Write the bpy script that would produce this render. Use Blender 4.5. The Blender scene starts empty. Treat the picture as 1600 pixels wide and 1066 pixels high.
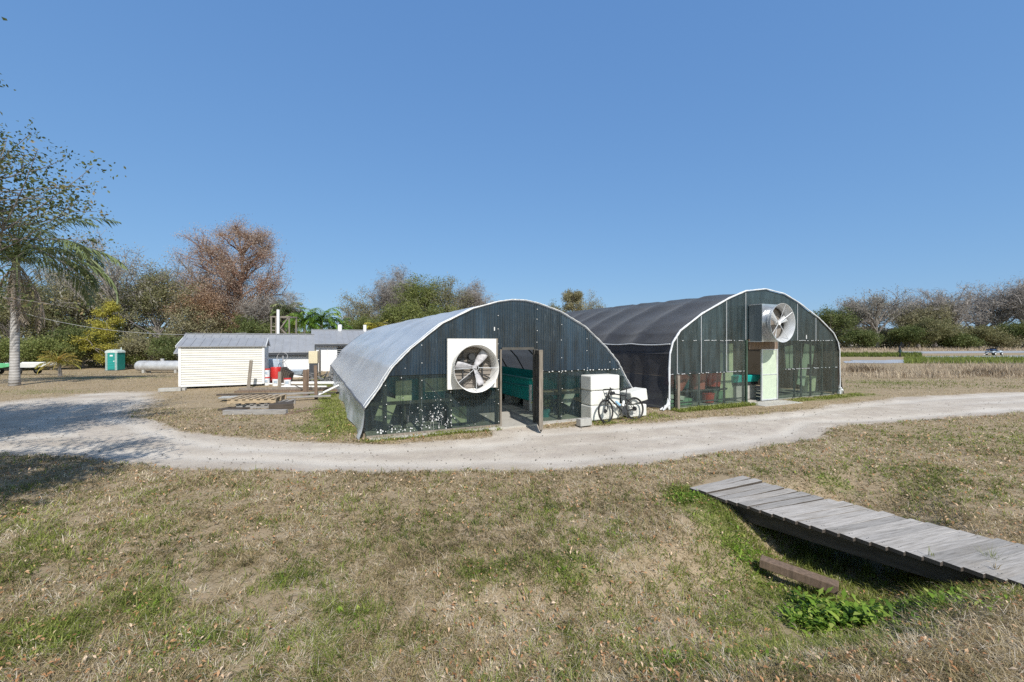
import bpy, math, random
import numpy as np
from mathutils import Vector, Matrix

random.seed(7)
RNG = np.random.default_rng(11)
SC = bpy.context.scene
COL = SC.collection
R = math.radians
CAMH, F, CX, CY = 2.35, 667.0, 800.0, 533.0      # camera height (m), focal length and centre in photo pixels

# ------------------------------------------------------------------ numeric helpers
def sstep(a, b, x):
    t = np.clip((np.asarray(x, float) - a) / (b - a), 0, 1)
    return t * t * (3 - 2 * t)

_perm = np.random.default_rng(3).random((256, 256))
def vnoise(x, y):
    x = np.asarray(x, float); y = np.asarray(y, float)
    xi = np.floor(x).astype(int); yi = np.floor(y).astype(int)
    fx = x - xi; fy = y - yi
    fx = fx * fx * (3 - 2 * fx); fy = fy * fy * (3 - 2 * fy)
    g = lambda a, b: _perm[a & 255, b & 255]
    return (g(xi, yi) * (1 - fx) + g(xi + 1, yi) * fx) * (1 - fy) + (g(xi, yi + 1) * (1 - fx) + g(xi + 1, yi + 1) * fx) * fy
def fbm(x, y, o=4):
    s = 0; a = .5; t = 0
    for k in range(o):
        s = s + a * vnoise(x * 2 ** k + 17.3 * k, y * 2 ** k + 5.1 * k); t += a; a *= .55
    return s / t

# ------------------------------------------------------------------ terrain
AXIS = np.array([(6.9, 7.75, .0, .9), (5.45, 6.55, .22, 1.1), (4.55, 5.8, .58, 1.45), (3.75, 5.1, .62, 1.5), (2.75, 4.35, .44, 1.3), (1.3, 3.75, .2, 1.0), (-.8, 3.2, .03, .8)])
def ditch(x, y):
    best = np.full(np.shape(x), 1e9); dep = np.zeros(np.shape(x)); wid = np.ones(np.shape(x)); side = np.zeros(np.shape(x))
    for a, b in zip(AXIS[:-1], AXIS[1:]):
        dx, dy = b[0] - a[0], b[1] - a[1]; L2 = dx * dx + dy * dy
        t = np.clip(((x - a[0]) * dx + (y - a[1]) * dy) / L2, 0, 1)
        d = np.hypot(x - a[0] - t * dx, y - a[1] - t * dy)
        m = d < best
        best = np.where(m, d, best); dep = np.where(m, a[2] + t * (b[2] - a[2]), dep)
        wid = np.where(m, a[3] + t * (b[3] - a[3]), wid)
        side = np.where(m, dx * (y - a[1]) - dy * (x - a[0]), side)
    return best, dep, wid, side
def hgt(x, y):
    x = np.asarray(x, float); y = np.asarray(y, float)
    h = -.85 * sstep(23, 46, y) * sstep(-15, -28, x)
    h = h + .03 * (fbm(x * .5, y * .5, 3) - .5) + .02 * (fbm(x * 2.1, y * 2.1, 2) - .5)
    b, d, w, s = ditch(x, y)
    q = b / w
    h = h - d * (1 - sstep(.22, 1.0, q))
    cr = (x - 2.75) * .777 + (y - 6.61) * .63          # metres behind (+) or in front (-) of the bridge's near edge
    h = h + .09 * np.exp(-((q - 1.25) / .5) ** 2) * np.minimum(d / .5, 1) * (s > 0) * sstep(8, 5, y) * sstep(-.25, -.9, cr)
    # flat pads under the two tunnels
    return h
def hz(x, y): return float(hgt(np.array([x]), np.array([y]))[0])
def ground_at(px, py, z=0.0):
    Y = (CAMH - z) * F / (py - CY); return ((px - CX) / F * Y, Y)
def at(px, Y): return (px - CX) / F * Y
def zat(py, Y): return CAMH - (py - CY) * Y / F

# ------------------------------------------------------------------ materials
MATS = {}
def newmat(name):
    m = bpy.data.materials.new(name); m.use_nodes = True
    nt = m.node_tree; nt.nodes.clear()
    out = nt.nodes.new('ShaderNodeOutputMaterial')
    MATS[name] = m
    return m, nt, out
def N(nt, typ, **kw):
    n = nt.nodes.new(typ)
    for k, v in kw.items():
        if k in n.inputs: n.inputs[k].default_value = v
        else: setattr(n, k, v)
    return n
def ramp(nt, stops, fac=None):
    n = nt.nodes.new('ShaderNodeValToRGB'); e = n.color_ramp.elements
    while len(e) < len(stops): e.new(.5)
    for el, (p, c) in zip(e, stops):
        el.position = p; el.color = (*c, 1) if len(c) == 3 else c
    if fac is not None: nt.links.new(fac, n.inputs[0])
    return n
def mixc(nt, a, b, fac, mode='MIX'):
    n = nt.nodes.new('ShaderNodeMix'); n.data_type = 'RGBA'; n.blend_type = mode
    for i, v in ((6, a), (7, b), (0, fac)):
        if hasattr(v, 'links') or isinstance(v, bpy.types.NodeSocket): nt.links.new(v, n.inputs[i])
        else: n.inputs[i].default_value = v if i == 0 else ((*v, 1) if len(v) == 3 else v)
    return n.outputs[2]
def math_(nt, op, a, b=0.0):
    n = nt.nodes.new('ShaderNodeMath'); n.operation = op
    for i, v in ((0, a), (1, b)):
        if isinstance(v, bpy.types.NodeSocket): nt.links.new(v, n.inputs[i])
        else: n.inputs[i].default_value = v
    return n.outputs[0]
def coords(nt, scale=(1, 1, 1), kind='Object'):
    t = nt.nodes.new('ShaderNodeTexCoord'); m = nt.nodes.new('ShaderNodeMapping')
    m.inputs['Scale'].default_value = scale
    nt.links.new(t.outputs[kind], m.inputs[0]); return m.outputs[0]
def noise(nt, scale, detail=4, rough=.55, vec=None, out='Fac'):
    n = nt.nodes.new('ShaderNodeTexNoise'); n.inputs['Scale'].default_value = scale
    n.inputs['Detail'].default_value = detail; n.inputs['Roughness'].default_value = rough
    if vec is not None: nt.links.new(vec, n.inputs['Vector'])
    return n.outputs[out]
def attr(nt, name, out='Fac'):
    a = nt.nodes.new('ShaderNodeAttribute'); a.attribute_name = name; return a.outputs[out]
def bump(nt, h, strength=.3, dist=.02):
    b = nt.nodes.new('ShaderNodeBump'); b.inputs['Strength'].default_value = strength; b.inputs['Distance'].default_value = dist
    nt.links.new(h, b.inputs['Height']); return b.outputs[0]
def principled(nt, out, color, rough=.6, metal=0., spec=.4, normal=None):
    p = nt.nodes.new('ShaderNodeBsdfPrincipled')
    for k, v in (('Base Color', color), ('Roughness', rough), ('Metallic', metal), ('Specular IOR Level', spec)):
        if isinstance(v, bpy.types.NodeSocket): nt.links.new(v, p.inputs[k])
        else: p.inputs[k].default_value = (*v, 1) if k == 'Base Color' and len(v) == 3 else v
    if normal is not None: nt.links.new(normal, p.inputs['Normal'])
    if out is not None: nt.links.new(p.outputs[0], out.inputs[0])
    return p

def simple(name, c, rough=.6, metal=0., spec=.4, var=.25, scale=6, bmp=0., bscale=40, dirt=None, dirt_amt=.5, stretch=(1, 1, 1)):
    """a painted / plain surface with broad mottling, optional dirt blotches and a fine bump"""
    m, nt, out = newmat(name)
    v = coords(nt, stretch)
    n1 = noise(nt, scale, 5, .6, v)
    lo = tuple(x * (1 - var) for x in c); hi = tuple(min(1, x * (1 + var * .6)) for x in c)
    col = ramp(nt, [(.3, lo), (.7, hi)], n1).outputs[0]
    if dirt:
        n2 = noise(nt, scale * .7, 8, .7, v)
        f = ramp(nt, [(.5, (0, 0, 0)), (.72, (dirt_amt,) * 3)], n2).outputs[0]
        col = mixc(nt, col, dirt, f)
    nm = bump(nt, noise(nt, bscale, 6, .6, v), bmp, .01) if bmp else None
    principled(nt, out, col, rough, metal, spec, nm)
    return m

simple('white_paint', (.62, .62, .62), .5, dirt=(.42, .40, .35), dirt_amt=.35, scale=3)
simple('cream_siding', (.63, .615, .56), .5, var=.06, scale=2, dirt=(.5, .47, .38), dirt_amt=.25)
simple('white_trim', (.76, .76, .74), .45, var=.05)
simple('stucco_white', (.80, .81, .82), .8, var=.06, scale=1.2, bmp=.3, dirt=(.5, .49, .46), dirt_amt=.35)
simple('roof_metal', (.34, .35, .37), .5, .2, var=.12, scale=2, dirt=(.34, .34, .33), dirt_amt=.4)
simple('dark_fascia', (.06, .065, .075), .5)
simple('weathered_wood', (.26, .225, .185), .85, var=.4, scale=3, bmp=.5, stretch=(8, 8, 1), dirt=(.1, .085, .07))
simple('brown_wood', (.20, .14, .10), .85, var=.4, scale=3, bmp=.5, stretch=(8, 8, 1), dirt=(.08, .065, .05))
simple('pallet_wood', (.46, .36, .24), .8, var=.35, scale=4, bmp=.4, stretch=(1, 8, 8), dirt=(.2, .15, .1), dirt_amt=.6)
simple('grey_board', (.33, .315, .30), .9, var=.3, scale=3, bmp=.4, stretch=(1, 8, 8), dirt=(.13, .12, .11))
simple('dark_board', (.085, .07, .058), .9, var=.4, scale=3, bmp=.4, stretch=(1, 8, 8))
simple('concrete', (.42, .41, .38), .9, var=.18, scale=7, bmp=.5, bscale=60, dirt=(.22, .21, .19), dirt_amt=.5)
simple('foam_white', (.74, .74, .69), .75, var=.05, scale=4, bmp=.25, bscale=120, dirt=(.48, .46, .38), dirt_amt=.5)
simple('galvanised', (.56, .58, .60), .3, .85, var=.16, scale=8, dirt=(.4, .4, .4), dirt_amt=.3)
simple('galv_dull', (.62, .64, .66), .5, .35, var=.15, scale=5, dirt=(.42, .42, .42))
simple('hoop_trim', (.66, .66, .64), .5, .1, var=.15, scale=5, dirt=(.36, .34, .3), dirt_amt=.4)
simple('dark_steel', (.05, .052, .055), .5, .3)
simple('black_plastic', (.02, .021, .022), .45)
simple('tyre_rubber', (.028, .027, .026), .8, bmp=.3, bscale=200)
simple('fan_white', (.78, .77, .74), .42, var=.07, scale=5, dirt=(.42, .38, .30), dirt_amt=.45)
simple('fan_blade', (.52, .51, .53), .5, var=.12, scale=9, dirt=(.16, .15, .15), dirt_amt=.9)
simple('shutter_taupe', (.21, .185, .16), .75, var=.25, scale=6, stretch=(1, 1, 4))
simple('teal_liner', (.02, .42, .38), .42, var=.2, scale=2, bmp=.25, bscale=9, dirt=(.12, .33, .3), dirt_amt=.4)
simple('blue_tub', (.035, .12, .38), .4, var=.2)
simple('red_tub', (.60, .085, .06), .45, var=.2)
simple('pink_tub', (.66, .22, .19), .45, var=.15)
simple('teal_tub', (.08, .34, .36), .45)
simple('green_tub', (.30, .50, .34), .5)
simple('cream_sheet', (.78, .80, .56), .6, var=.08)
simple('pale_green_sheet', (.50, .58, .45), .7, var=.1)
simple('red_plastic', (.55, .035, .03), .4)
simple('bucket_white', (.80, .81, .82), .4, var=.04, dirt=(.55, .53, .48), dirt_amt=.25)
simple('blue_plastic', (.05, .17, .42), .4)
simple('teal_toilet', (.025, .27, .24), .45, var=.12)
simple('toilet_grey', (.55, .62, .60), .5)
simple('tank_silver', (.58, .585, .59), .45, .35, var=.22, scale=2.2, dirt=(.27, .24, .21), dirt_amt=.75)
simple('boat_white', (.84, .85, .84), .35, var=.04)
simple('boat_green', (.16, .55, .28), .4)
simple('green_paint', (.05, .085, .06), .6)
simple('duct_blue', (.20, .235, .25), .4, .2, var=.2, scale=4, stretch=(4, 4, .5))
simple('tan_cabinet', (.66, .58, .40), .5, var=.08)
simple('blue_white', (.42, .50, .58), .4, var=.3)
simple('navy', (.03, .05, .12), .5)
simple('skin', (.36, .22, .15), .6)
simple('dark_cloth', (.018, .02, .026), .9)
simple('teal_cloth', (.02, .055, .055), .9)
simple('bottle_blue', (.30, .52, .72), .3)
simple('floor_slab', (.46, .44, .40), .9, var=.12, scale=3, bmp=.3, bscale=50, dirt=(.3, .28, .24))
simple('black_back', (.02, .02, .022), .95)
simple('interior_steel', (.16, .16, .165), .5, .4)
simple('stud_wood', (.09, .085, .075), .85)
simple('pvc_white', (.82, .82, .80), .4, var=.05)
simple('scrap_grey', (.22, .215, .21), .85, var=.5, scale=9)
simple('glass_dark', (.03, .04, .05), .12, spec=.6)
simple('insulator_wire', (.40, .40, .40), .5)
simple('bark_grey', (.25, .225, .205), .9, var=.35, scale=6, bmp=.6, bscale=30, stretch=(3, 3, .6))
simple('bark_pale', (.36, .33, .31), .9, var=.3, scale=6, stretch=(3, 3, .6))
simple('bark_dark', (.10, .085, .072), .9, var=.35, scale=6, stretch=(3, 3, .6))
simple('bark_red', (.24, .135, .095), .9, var=.3, scale=6, stretch=(3, 3, .6))

def palm_trunk_mat():
    m, nt, out = newmat('palm_trunk')
    v = coords(nt)
    w = nt.nodes.new('ShaderNodeTexWave'); w.bands_direction = 'Z'; w.inputs['Scale'].default_value = 2.1; w.inputs['Distortion'].default_value = 1.6
    nt.links.new(v, w.inputs[0])
    n = noise(nt, 4, 6, .65, v)
    c = ramp(nt, [(.3, (.31, .295, .28)), (.7, (.48, .465, .45))], n).outputs[0]
    c = mixc(nt, c, (.24, .225, .21), ramp(nt, [(.0, (.7,) * 3), (.22, (0, 0, 0))], w.outputs[1]).outputs[0])
    principled(nt, out, c, .85, normal=bump(nt, w.outputs[1], .4, .03))
palm_trunk_mat()

def leafmat(name, stops, trans=.3, rough=.55):
    m, nt, out = newmat(name)
    c = ramp(nt, stops, attr(nt, 'tint')).outputs[0]
    p = principled(nt, None, c, rough, spec=.3)
    t = nt.nodes.new('ShaderNodeBsdfTranslucent'); nt.links.new(c, t.inputs[0])
    mx = nt.nodes.new('ShaderNodeMixShader'); mx.inputs[0].default_value = trans
    nt.links.new(p.outputs[0], mx.inputs[1]); nt.links.new(t.outputs[0], mx.inputs[2]); nt.links.new(mx.outputs[0], out.inputs[0])
    return m
leafmat('leaf_oak', [(0, (.115, .125, .055)), (.5, (.215, .215, .10)), (.85, (.32, .295, .16)), (1, (.42, .35, .22))])
leafmat('leaf_oak_near', [(0, (0.053, 0.075, 0.027)), (.5, (0.120, 0.150, 0.048)), (.8, (0.240, 0.210, 0.090)), (1, (0.405, 0.285, 0.180))], .35)
leafmat('leaf_dark', [(0, (0.051, 0.076, 0.024)), (.5, (0.119, 0.153, 0.048)), (1, (0.238, 0.246, 0.093))])
leafmat('leaf_green', [(0, (.10, .135, .035)), (.5, (.175, .205, .06)), (1, (.33, .34, .12))])
leafmat('leaf_olive', [(0, (.17, .165, .09)), (.5, (.28, .26, .145)), (1, (.42, .375, .235))])
leafmat('leaf_yellow', [(0, (0.230, 0.230, 0.034)), (.5, (0.380, 0.345, 0.057)), (1, (0.529, 0.471, 0.115))])
leafmat('leaf_rust', [(0, (.26, .155, .09)), (.5, (.42, .275, .17)), (1, (.52, .39, .28))])
leafmat('leaf_tan', [(0, (.28, .20, .15)), (.5, (.43, .33, .26)), (1, (.56, .46, .39))])
leafmat('leaf_mauve', [(0, (.22, .195, .17)), (.5, (.325, .295, .265)), (1, (.44, .41, .375))])
leafmat('moss_grey', [(0, (.21, .20, .165)), (.5, (.31, .295, .25)), (1, (.42, .40, .34))])
leafmat('palm_leaf', [(0, (0.090, 0.128, 0.053)), (.5, (0.195, 0.240, 0.105)), (1, (0.375, 0.375, 0.210))], .25, .45)
leafmat('palm_green', [(0, (0.070, 0.154, 0.028)), (.5, (0.154, 0.280, 0.049)), (1, (0.350, 0.420, 0.084))], .3, .45)
leafmat('palm_dead', [(0, (.17, .135, .10)), (.5, (.31, .255, .20)), (1, (.46, .40, .33))], .2, .8)
leafmat('palm_amber', [(0, (.20, .24, .05)), (.5, (.42, .36, .08)), (1, (.66, .38, .12))], .4, .5)
leafmat('grass_dry', [(0, (.085, .07, .03)), (.22, (.21, .16, .075)), (.5, (.41, .32, .17)), (.72, (.52, .43, .285)), (.88, (.60, .53, .44)), (1, (.78, .69, .52))], .22, .8)
leafmat('grass_green', [(0, (.07, .095, .015)), (.5, (.185, .225, .04)), (1, (.40, .43, .12))], .35, .6)
leafmat('leaf_litter', [(0, (.16, .08, .035)), (.4, (.40, .20, .09)), (.75, (.58, .36, .20)), (1, (.74, .58, .42))], .15, .75)
leafmat('weed_leaf', [(0, (.075, .15, .015)), (.5, (.17, .29, .03)), (.85, (.32, .44, .07)), (1, (.42, .46, .12))], .35, .5)
leafmat('reed_dry', [(0, (0.240, 0.180, 0.120)), (.5, (0.408, 0.324, 0.228)), (1, (0.600, 0.504, 0.372))], .2, .8)

# ground and road share this one: road / green / bare masks come from the terrain itself
def ground_mat():
    m, nt, out = newmat('ground')
    g = nt.nodes.new('ShaderNodeNewGeometry').outputs['Position']
    n1 = noise(nt, 1.3, 8, .65, g); n2 = noise(nt, 9, 8, .7, g); n3 = noise(nt, 45, 6, .7, g); n4 = noise(nt, 160, 3, .6, g)
    dry = ramp(nt, [(.25, (.20, .15, .09)), (.5, (.34, .265, .165)), (.75, (.46, .375, .25))], n2).outputs[0]
    dry = mixc(nt, dry, ramp(nt, [(.3, (.15, .115, .07)), (.6, (.38, .305, .205)), (.8, (.56, .47, .34))], n3).outputs[0], .55)
    tan = mixc(nt, dry, (.40, .305, .205), ramp(nt, [(.4, (0,) * 3), (.7, (.6,) * 3)], n1).outputs[0])
    grn = ramp(nt, [(.3, (.11, .125, .035)), (.55, (.22, .225, .08)), (.8, (.34, .32, .15))], n3).outputs[0]
    gm = math_(nt, 'ADD', attr(nt, 'green'), math_(nt, 'MULTIPLY', math_(nt, 'SUBTRACT', n2, .5), .9))
    col = mixc(nt, tan, grn, ramp(nt, [(.35, (0,) * 3), (.75, (.85,) * 3)], gm).outputs[0])
    dk = math_(nt, 'ADD', attr(nt, 'bare'), math_(nt, 'MULTIPLY', math_(nt, 'SUBTRACT', n2, .5), .7))
    bare = ramp(nt, [(.3, (.24, .19, .14)), (.7, (.37, .30, .225))], n3).outputs[0]
    col = mixc(nt, col, bare, ramp(nt, [(.35, (0,) * 3), (.7, (.9,) * 3)], dk).outputs[0])
    # shell-sand track with wheel-packed paler lines and grit
    rn = noise(nt, .7, 6, .6, g)
    sand = ramp(nt, [(.3, (.43, .375, .31)), (.55, (.53, .475, .405)), (.75, (.615, .565, .50))], rn).outputs[0]
    grit = ramp(nt, [(.30, (.6,) * 3), (.48, (1,) * 3), (.75, (1.1,) * 3)], n3).outputs[0]
    sand = mixc(nt, sand, grit, .75, 'MULTIPLY')
    speck = ramp(nt, [(.25, (.7,) * 3), (.36, (1,) * 3)], n4).outputs[0]
    sand = mixc(nt, sand, speck, .6, 'MULTIPLY')
    rut = attr(nt, 'rut'); nb = noise(nt, 2.2, 6, .65, g)
    sand = mixc(nt, sand, (.40, .345, .30), math_(nt, 'MULTIPLY', math_(nt, 'SUBTRACT', 1.0, rut), ramp(nt, [(.42, (0,) * 3), (.68, (.75,) * 3)], nb).outputs[0]))
    sand = mixc(nt, sand, (.64, .60, .545), math_(nt, 'MULTIPLY', rut, .45))
    rm = math_(nt, 'ADD', attr(nt, 'road'), math_(nt, 'MULTIPLY', math_(nt, 'SUBTRACT', n2, .5), 1.1))
    rm = math_(nt, 'ADD', rm, math_(nt, 'MULTIPLY', math_(nt, 'SUBTRACT', n3, .5), .8))
    col = mixc(nt, col, sand, ramp(nt, [(.36, (0,) * 3), (.64, (1,) * 3)], rm).outputs[0])
    hh = math_(nt, 'ADD', math_(nt, 'MULTIPLY', n3, .5), math_(nt, 'MULTIPLY', n2, .6))
    principled(nt, out, col, .95, spec=.15, normal=bump(nt, hh, .45, .05))
ground_mat()

def deck_mat():
    m, nt, out = newmat('deck_board')
    a = attr(nt, 'tint'); uvv = attr(nt, 'grain', 'Vector')
    mp = nt.nodes.new('ShaderNodeMapping'); mp.inputs['Scale'].default_value = (.9, 13, 13); nt.links.new(uvv, mp.inputs[0])
    n1 = noise(nt, 3.2, 8, .7, mp.outputs[0])
    n2 = noise(nt, 1.1, 5, .6, uvv)
    n3 = noise(nt, 9, 6, .7, mp.outputs[0])
    c = ramp(nt, [(.25, (.17, .155, .14)), (.45, (.36, .34, .315)), (.62, (.47, .445, .42)), (.8, (.60, .575, .545))], n1).outputs[0]
    c = mixc(nt, c, ramp(nt, [(0, (.66, .66, .66)), (.5, (.95, .94, .93)), (1, (1.14, 1.12, 1.1))], a).outputs[0], .8, 'MULTIPLY')
    c = mixc(nt, c, (.26, .22, .17), ramp(nt, [(.5, (0,) * 3), (.75, (.5,) * 3)], n2).outputs[0])
    c = mixc(nt, c, (.05, .045, .04), ramp(nt, [(.66, (0,) * 3), (.74, (.8,) * 3)], n3).outputs[0])
    principled(nt, out, c, .85, spec=.2, normal=bump(nt, n1, .7, .008))
deck_mat()

def panel_mat(name, base, tint, trans, gloss_r=.22):
    """smoky corrugated plastic: part of the light goes through, the rest is a dark gloss with dust streaks"""
    m, nt, out = newmat(name)
    v = coords(nt, (1, 1, .12)); v0 = coords(nt)
    oi = nt.nodes.new('ShaderNodeObjectInfo')
    n1 = noise(nt, 5, 6, .65, v); n2 = noise(nt, .9, 4, .6, v0); n3 = noise(nt, 26, 3, .6, v)
    c = ramp(nt, [(.3, tuple(x * .45 for x in base)), (.7, tuple(x * 2.1 for x in base))], n1).outputs[0]
    c = mixc(nt, c, ramp(nt, [(0, (.65,) * 3), (1, (1.45,) * 3)], oi.outputs['Random']).outputs[0], .8, 'MULTIPLY')
    st = math_(nt, 'MULTIPLY', ramp(nt, [(.58, (0,) * 3), (.8, (1,) * 3)], n3).outputs[0], ramp(nt, [(.45, (0,) * 3), (.7, (.6,) * 3)], n2).outputs[0])
    c = mixc(nt, c, (.30, .36, .40), st)
    p = principled(nt, None, c, gloss_r, spec=.55)
    t = nt.nodes.new('ShaderNodeBsdfTransparent'); t.inputs[0].default_value = (*tint, 1)
    f = ramp(nt, [(.25, (trans * .55,) * 3), (.75, (min(1, trans * 1.25),) * 3)], n2).outputs[0]
    f = math_(nt, 'MULTIPLY', f, math_(nt, 'SUBTRACT', 1.0, st))
    mx = nt.nodes.new('ShaderNodeMixShader'); nt.links.new(f, mx.inputs[0])
    nt.links.new(p.outputs[0], mx.inputs[1]); nt.links.new(t.outputs[0], mx.inputs[2]); nt.links.new(mx.outputs[0], out.inputs[0])
panel_mat('smoke_panel', (.010, .022, .036), (.66, .74, .76), .08)
simple('pebble', (.50, .46, .41), .9, var=.35, scale=2)
panel_mat('clear_panel', (.016, .026, .032), (.78, .88, .78), .56)
panel_mat('smoke_panel_wide', (.020, .032, .037), (.70, .80, .76), .20)
panel_mat('clear_panel_wide', (.040, .050, .048), (.78, .88, .80), .62)

def film_mat():
    m, nt, out = newmat('grey_film')
    v = coords(nt, (1, .22, 1)); v0 = coords(nt)
    n1 = noise(nt, 1.5, 5, .55, v); n2 = noise(nt, 9, 5, .6, v); n3 = noise(nt, 1.0, 5, .6, v0)
    c = ramp(nt, [(.25, (.62, .66, .72)), (.5, (.75, .79, .84)), (.75, (.86, .88, .90))], n1).outputs[0]
    c = mixc(nt, c, (.74, .75, .75), ramp(nt, [(.6, (0,) * 3), (.8, (.55,) * 3)], n2).outputs[0])
    c = mixc(nt, c, (.34, .34, .34), ramp(nt, [(.55, (0,) * 3), (.8, (.5,) * 3)], n3).outputs[0])
    hh = math_(nt, 'ADD', n1, math_(nt, 'MULTIPLY', n2, .35))
    p = principled(nt, None, c, .34, spec=.7, normal=bump(nt, hh, .16, .08)); p.inputs['Coat Weight'].default_value = .45; p.inputs['Coat Roughness'].default_value = .22
    t = nt.nodes.new('ShaderNodeBsdfTranslucent'); nt.links.new(c, t.inputs[0])
    mx = nt.nodes.new('ShaderNodeMixShader'); mx.inputs[0].default_value = .26
    nt.links.new(p.outputs[0], mx.inputs[1]); nt.links.new(t.outputs[0], mx.inputs[2]); nt.links.new(mx.outputs[0], out.inputs[0])
film_mat()
def lining(name, c, f):
    m, nt, out = newmat(name)
    p = principled(nt, None, c, .95, spec=.1); t = nt.nodes.new('ShaderNodeBsdfTransparent')
    mx = nt.nodes.new('ShaderNodeMixShader'); mx.inputs[0].default_value = f
    nt.links.new(p.outputs[0], mx.inputs[1]); nt.links.new(t.outputs[0], mx.inputs[2]); nt.links.new(mx.outputs[0], out.inputs[0])
lining('black_liner', (.03, .03, .034), .4)
lining('grey_liner', (.16, .17, .19), .4)
lining('grey_back', (.2, .21, .23), .0)
simple('film_white', (.70, .72, .74), .45, var=.12, scale=4, bmp=.5, bscale=12, dirt=(.42, .42, .42), dirt_amt=.5)

def shade_mat():
    m, nt, out = newmat('shade_cloth')
    v = coords(nt)
    n1 = noise(nt, 1.6, 5, .6, v); n2 = noise(nt, 9, 6, .65, v); n3 = noise(nt, 300, 2, .5, v)
    c = ramp(nt, [(.3, (.012, .014, .020)), (.7, (.028, .031, .042))], n1).outputs[0]
    c = mixc(nt, c, (.085, .09, .105), ramp(nt, [(.6, (0,) * 3), (.85, (.4,) * 3)], n2).outputs[0])
    p = principled(nt, None, c, .8, spec=.25, normal=bump(nt, math_(nt, 'ADD', n2, math_(nt, 'MULTIPLY', n3, .2)), .35, .04))
    p.inputs['Sheen Weight'].default_value = .25; p.inputs['Sheen Roughness'].default_value = .5
    t = nt.nodes.new('ShaderNodeBsdfTransparent'); mx = nt.nodes.new('ShaderNodeMixShader'); mx.inputs[0].default_value = .14      # knitted cloth lets some daylight through
    nt.links.new(p.outputs[0], mx.inputs[1]); nt.links.new(t.outputs[0], mx.inputs[2]); nt.links.new(mx.outputs[0], out.inputs[0])
shade_mat()

def water_mat():
    m, nt, out = newmat('pond_water')
    v = coords(nt, (1, 1, 1)); n = noise(nt, 3, 3, .5, v)
    principled(nt, out, ramp(nt, [(.3, (.36, .36, .36)), (.7, (.52, .52, .52))], noise(nt, .25, 4, .6, v)).outputs[0], .35, spec=.5, normal=bump(nt, n, .15, .05))  # pale grey base colour carries the sky's reflection
water_mat()

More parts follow.
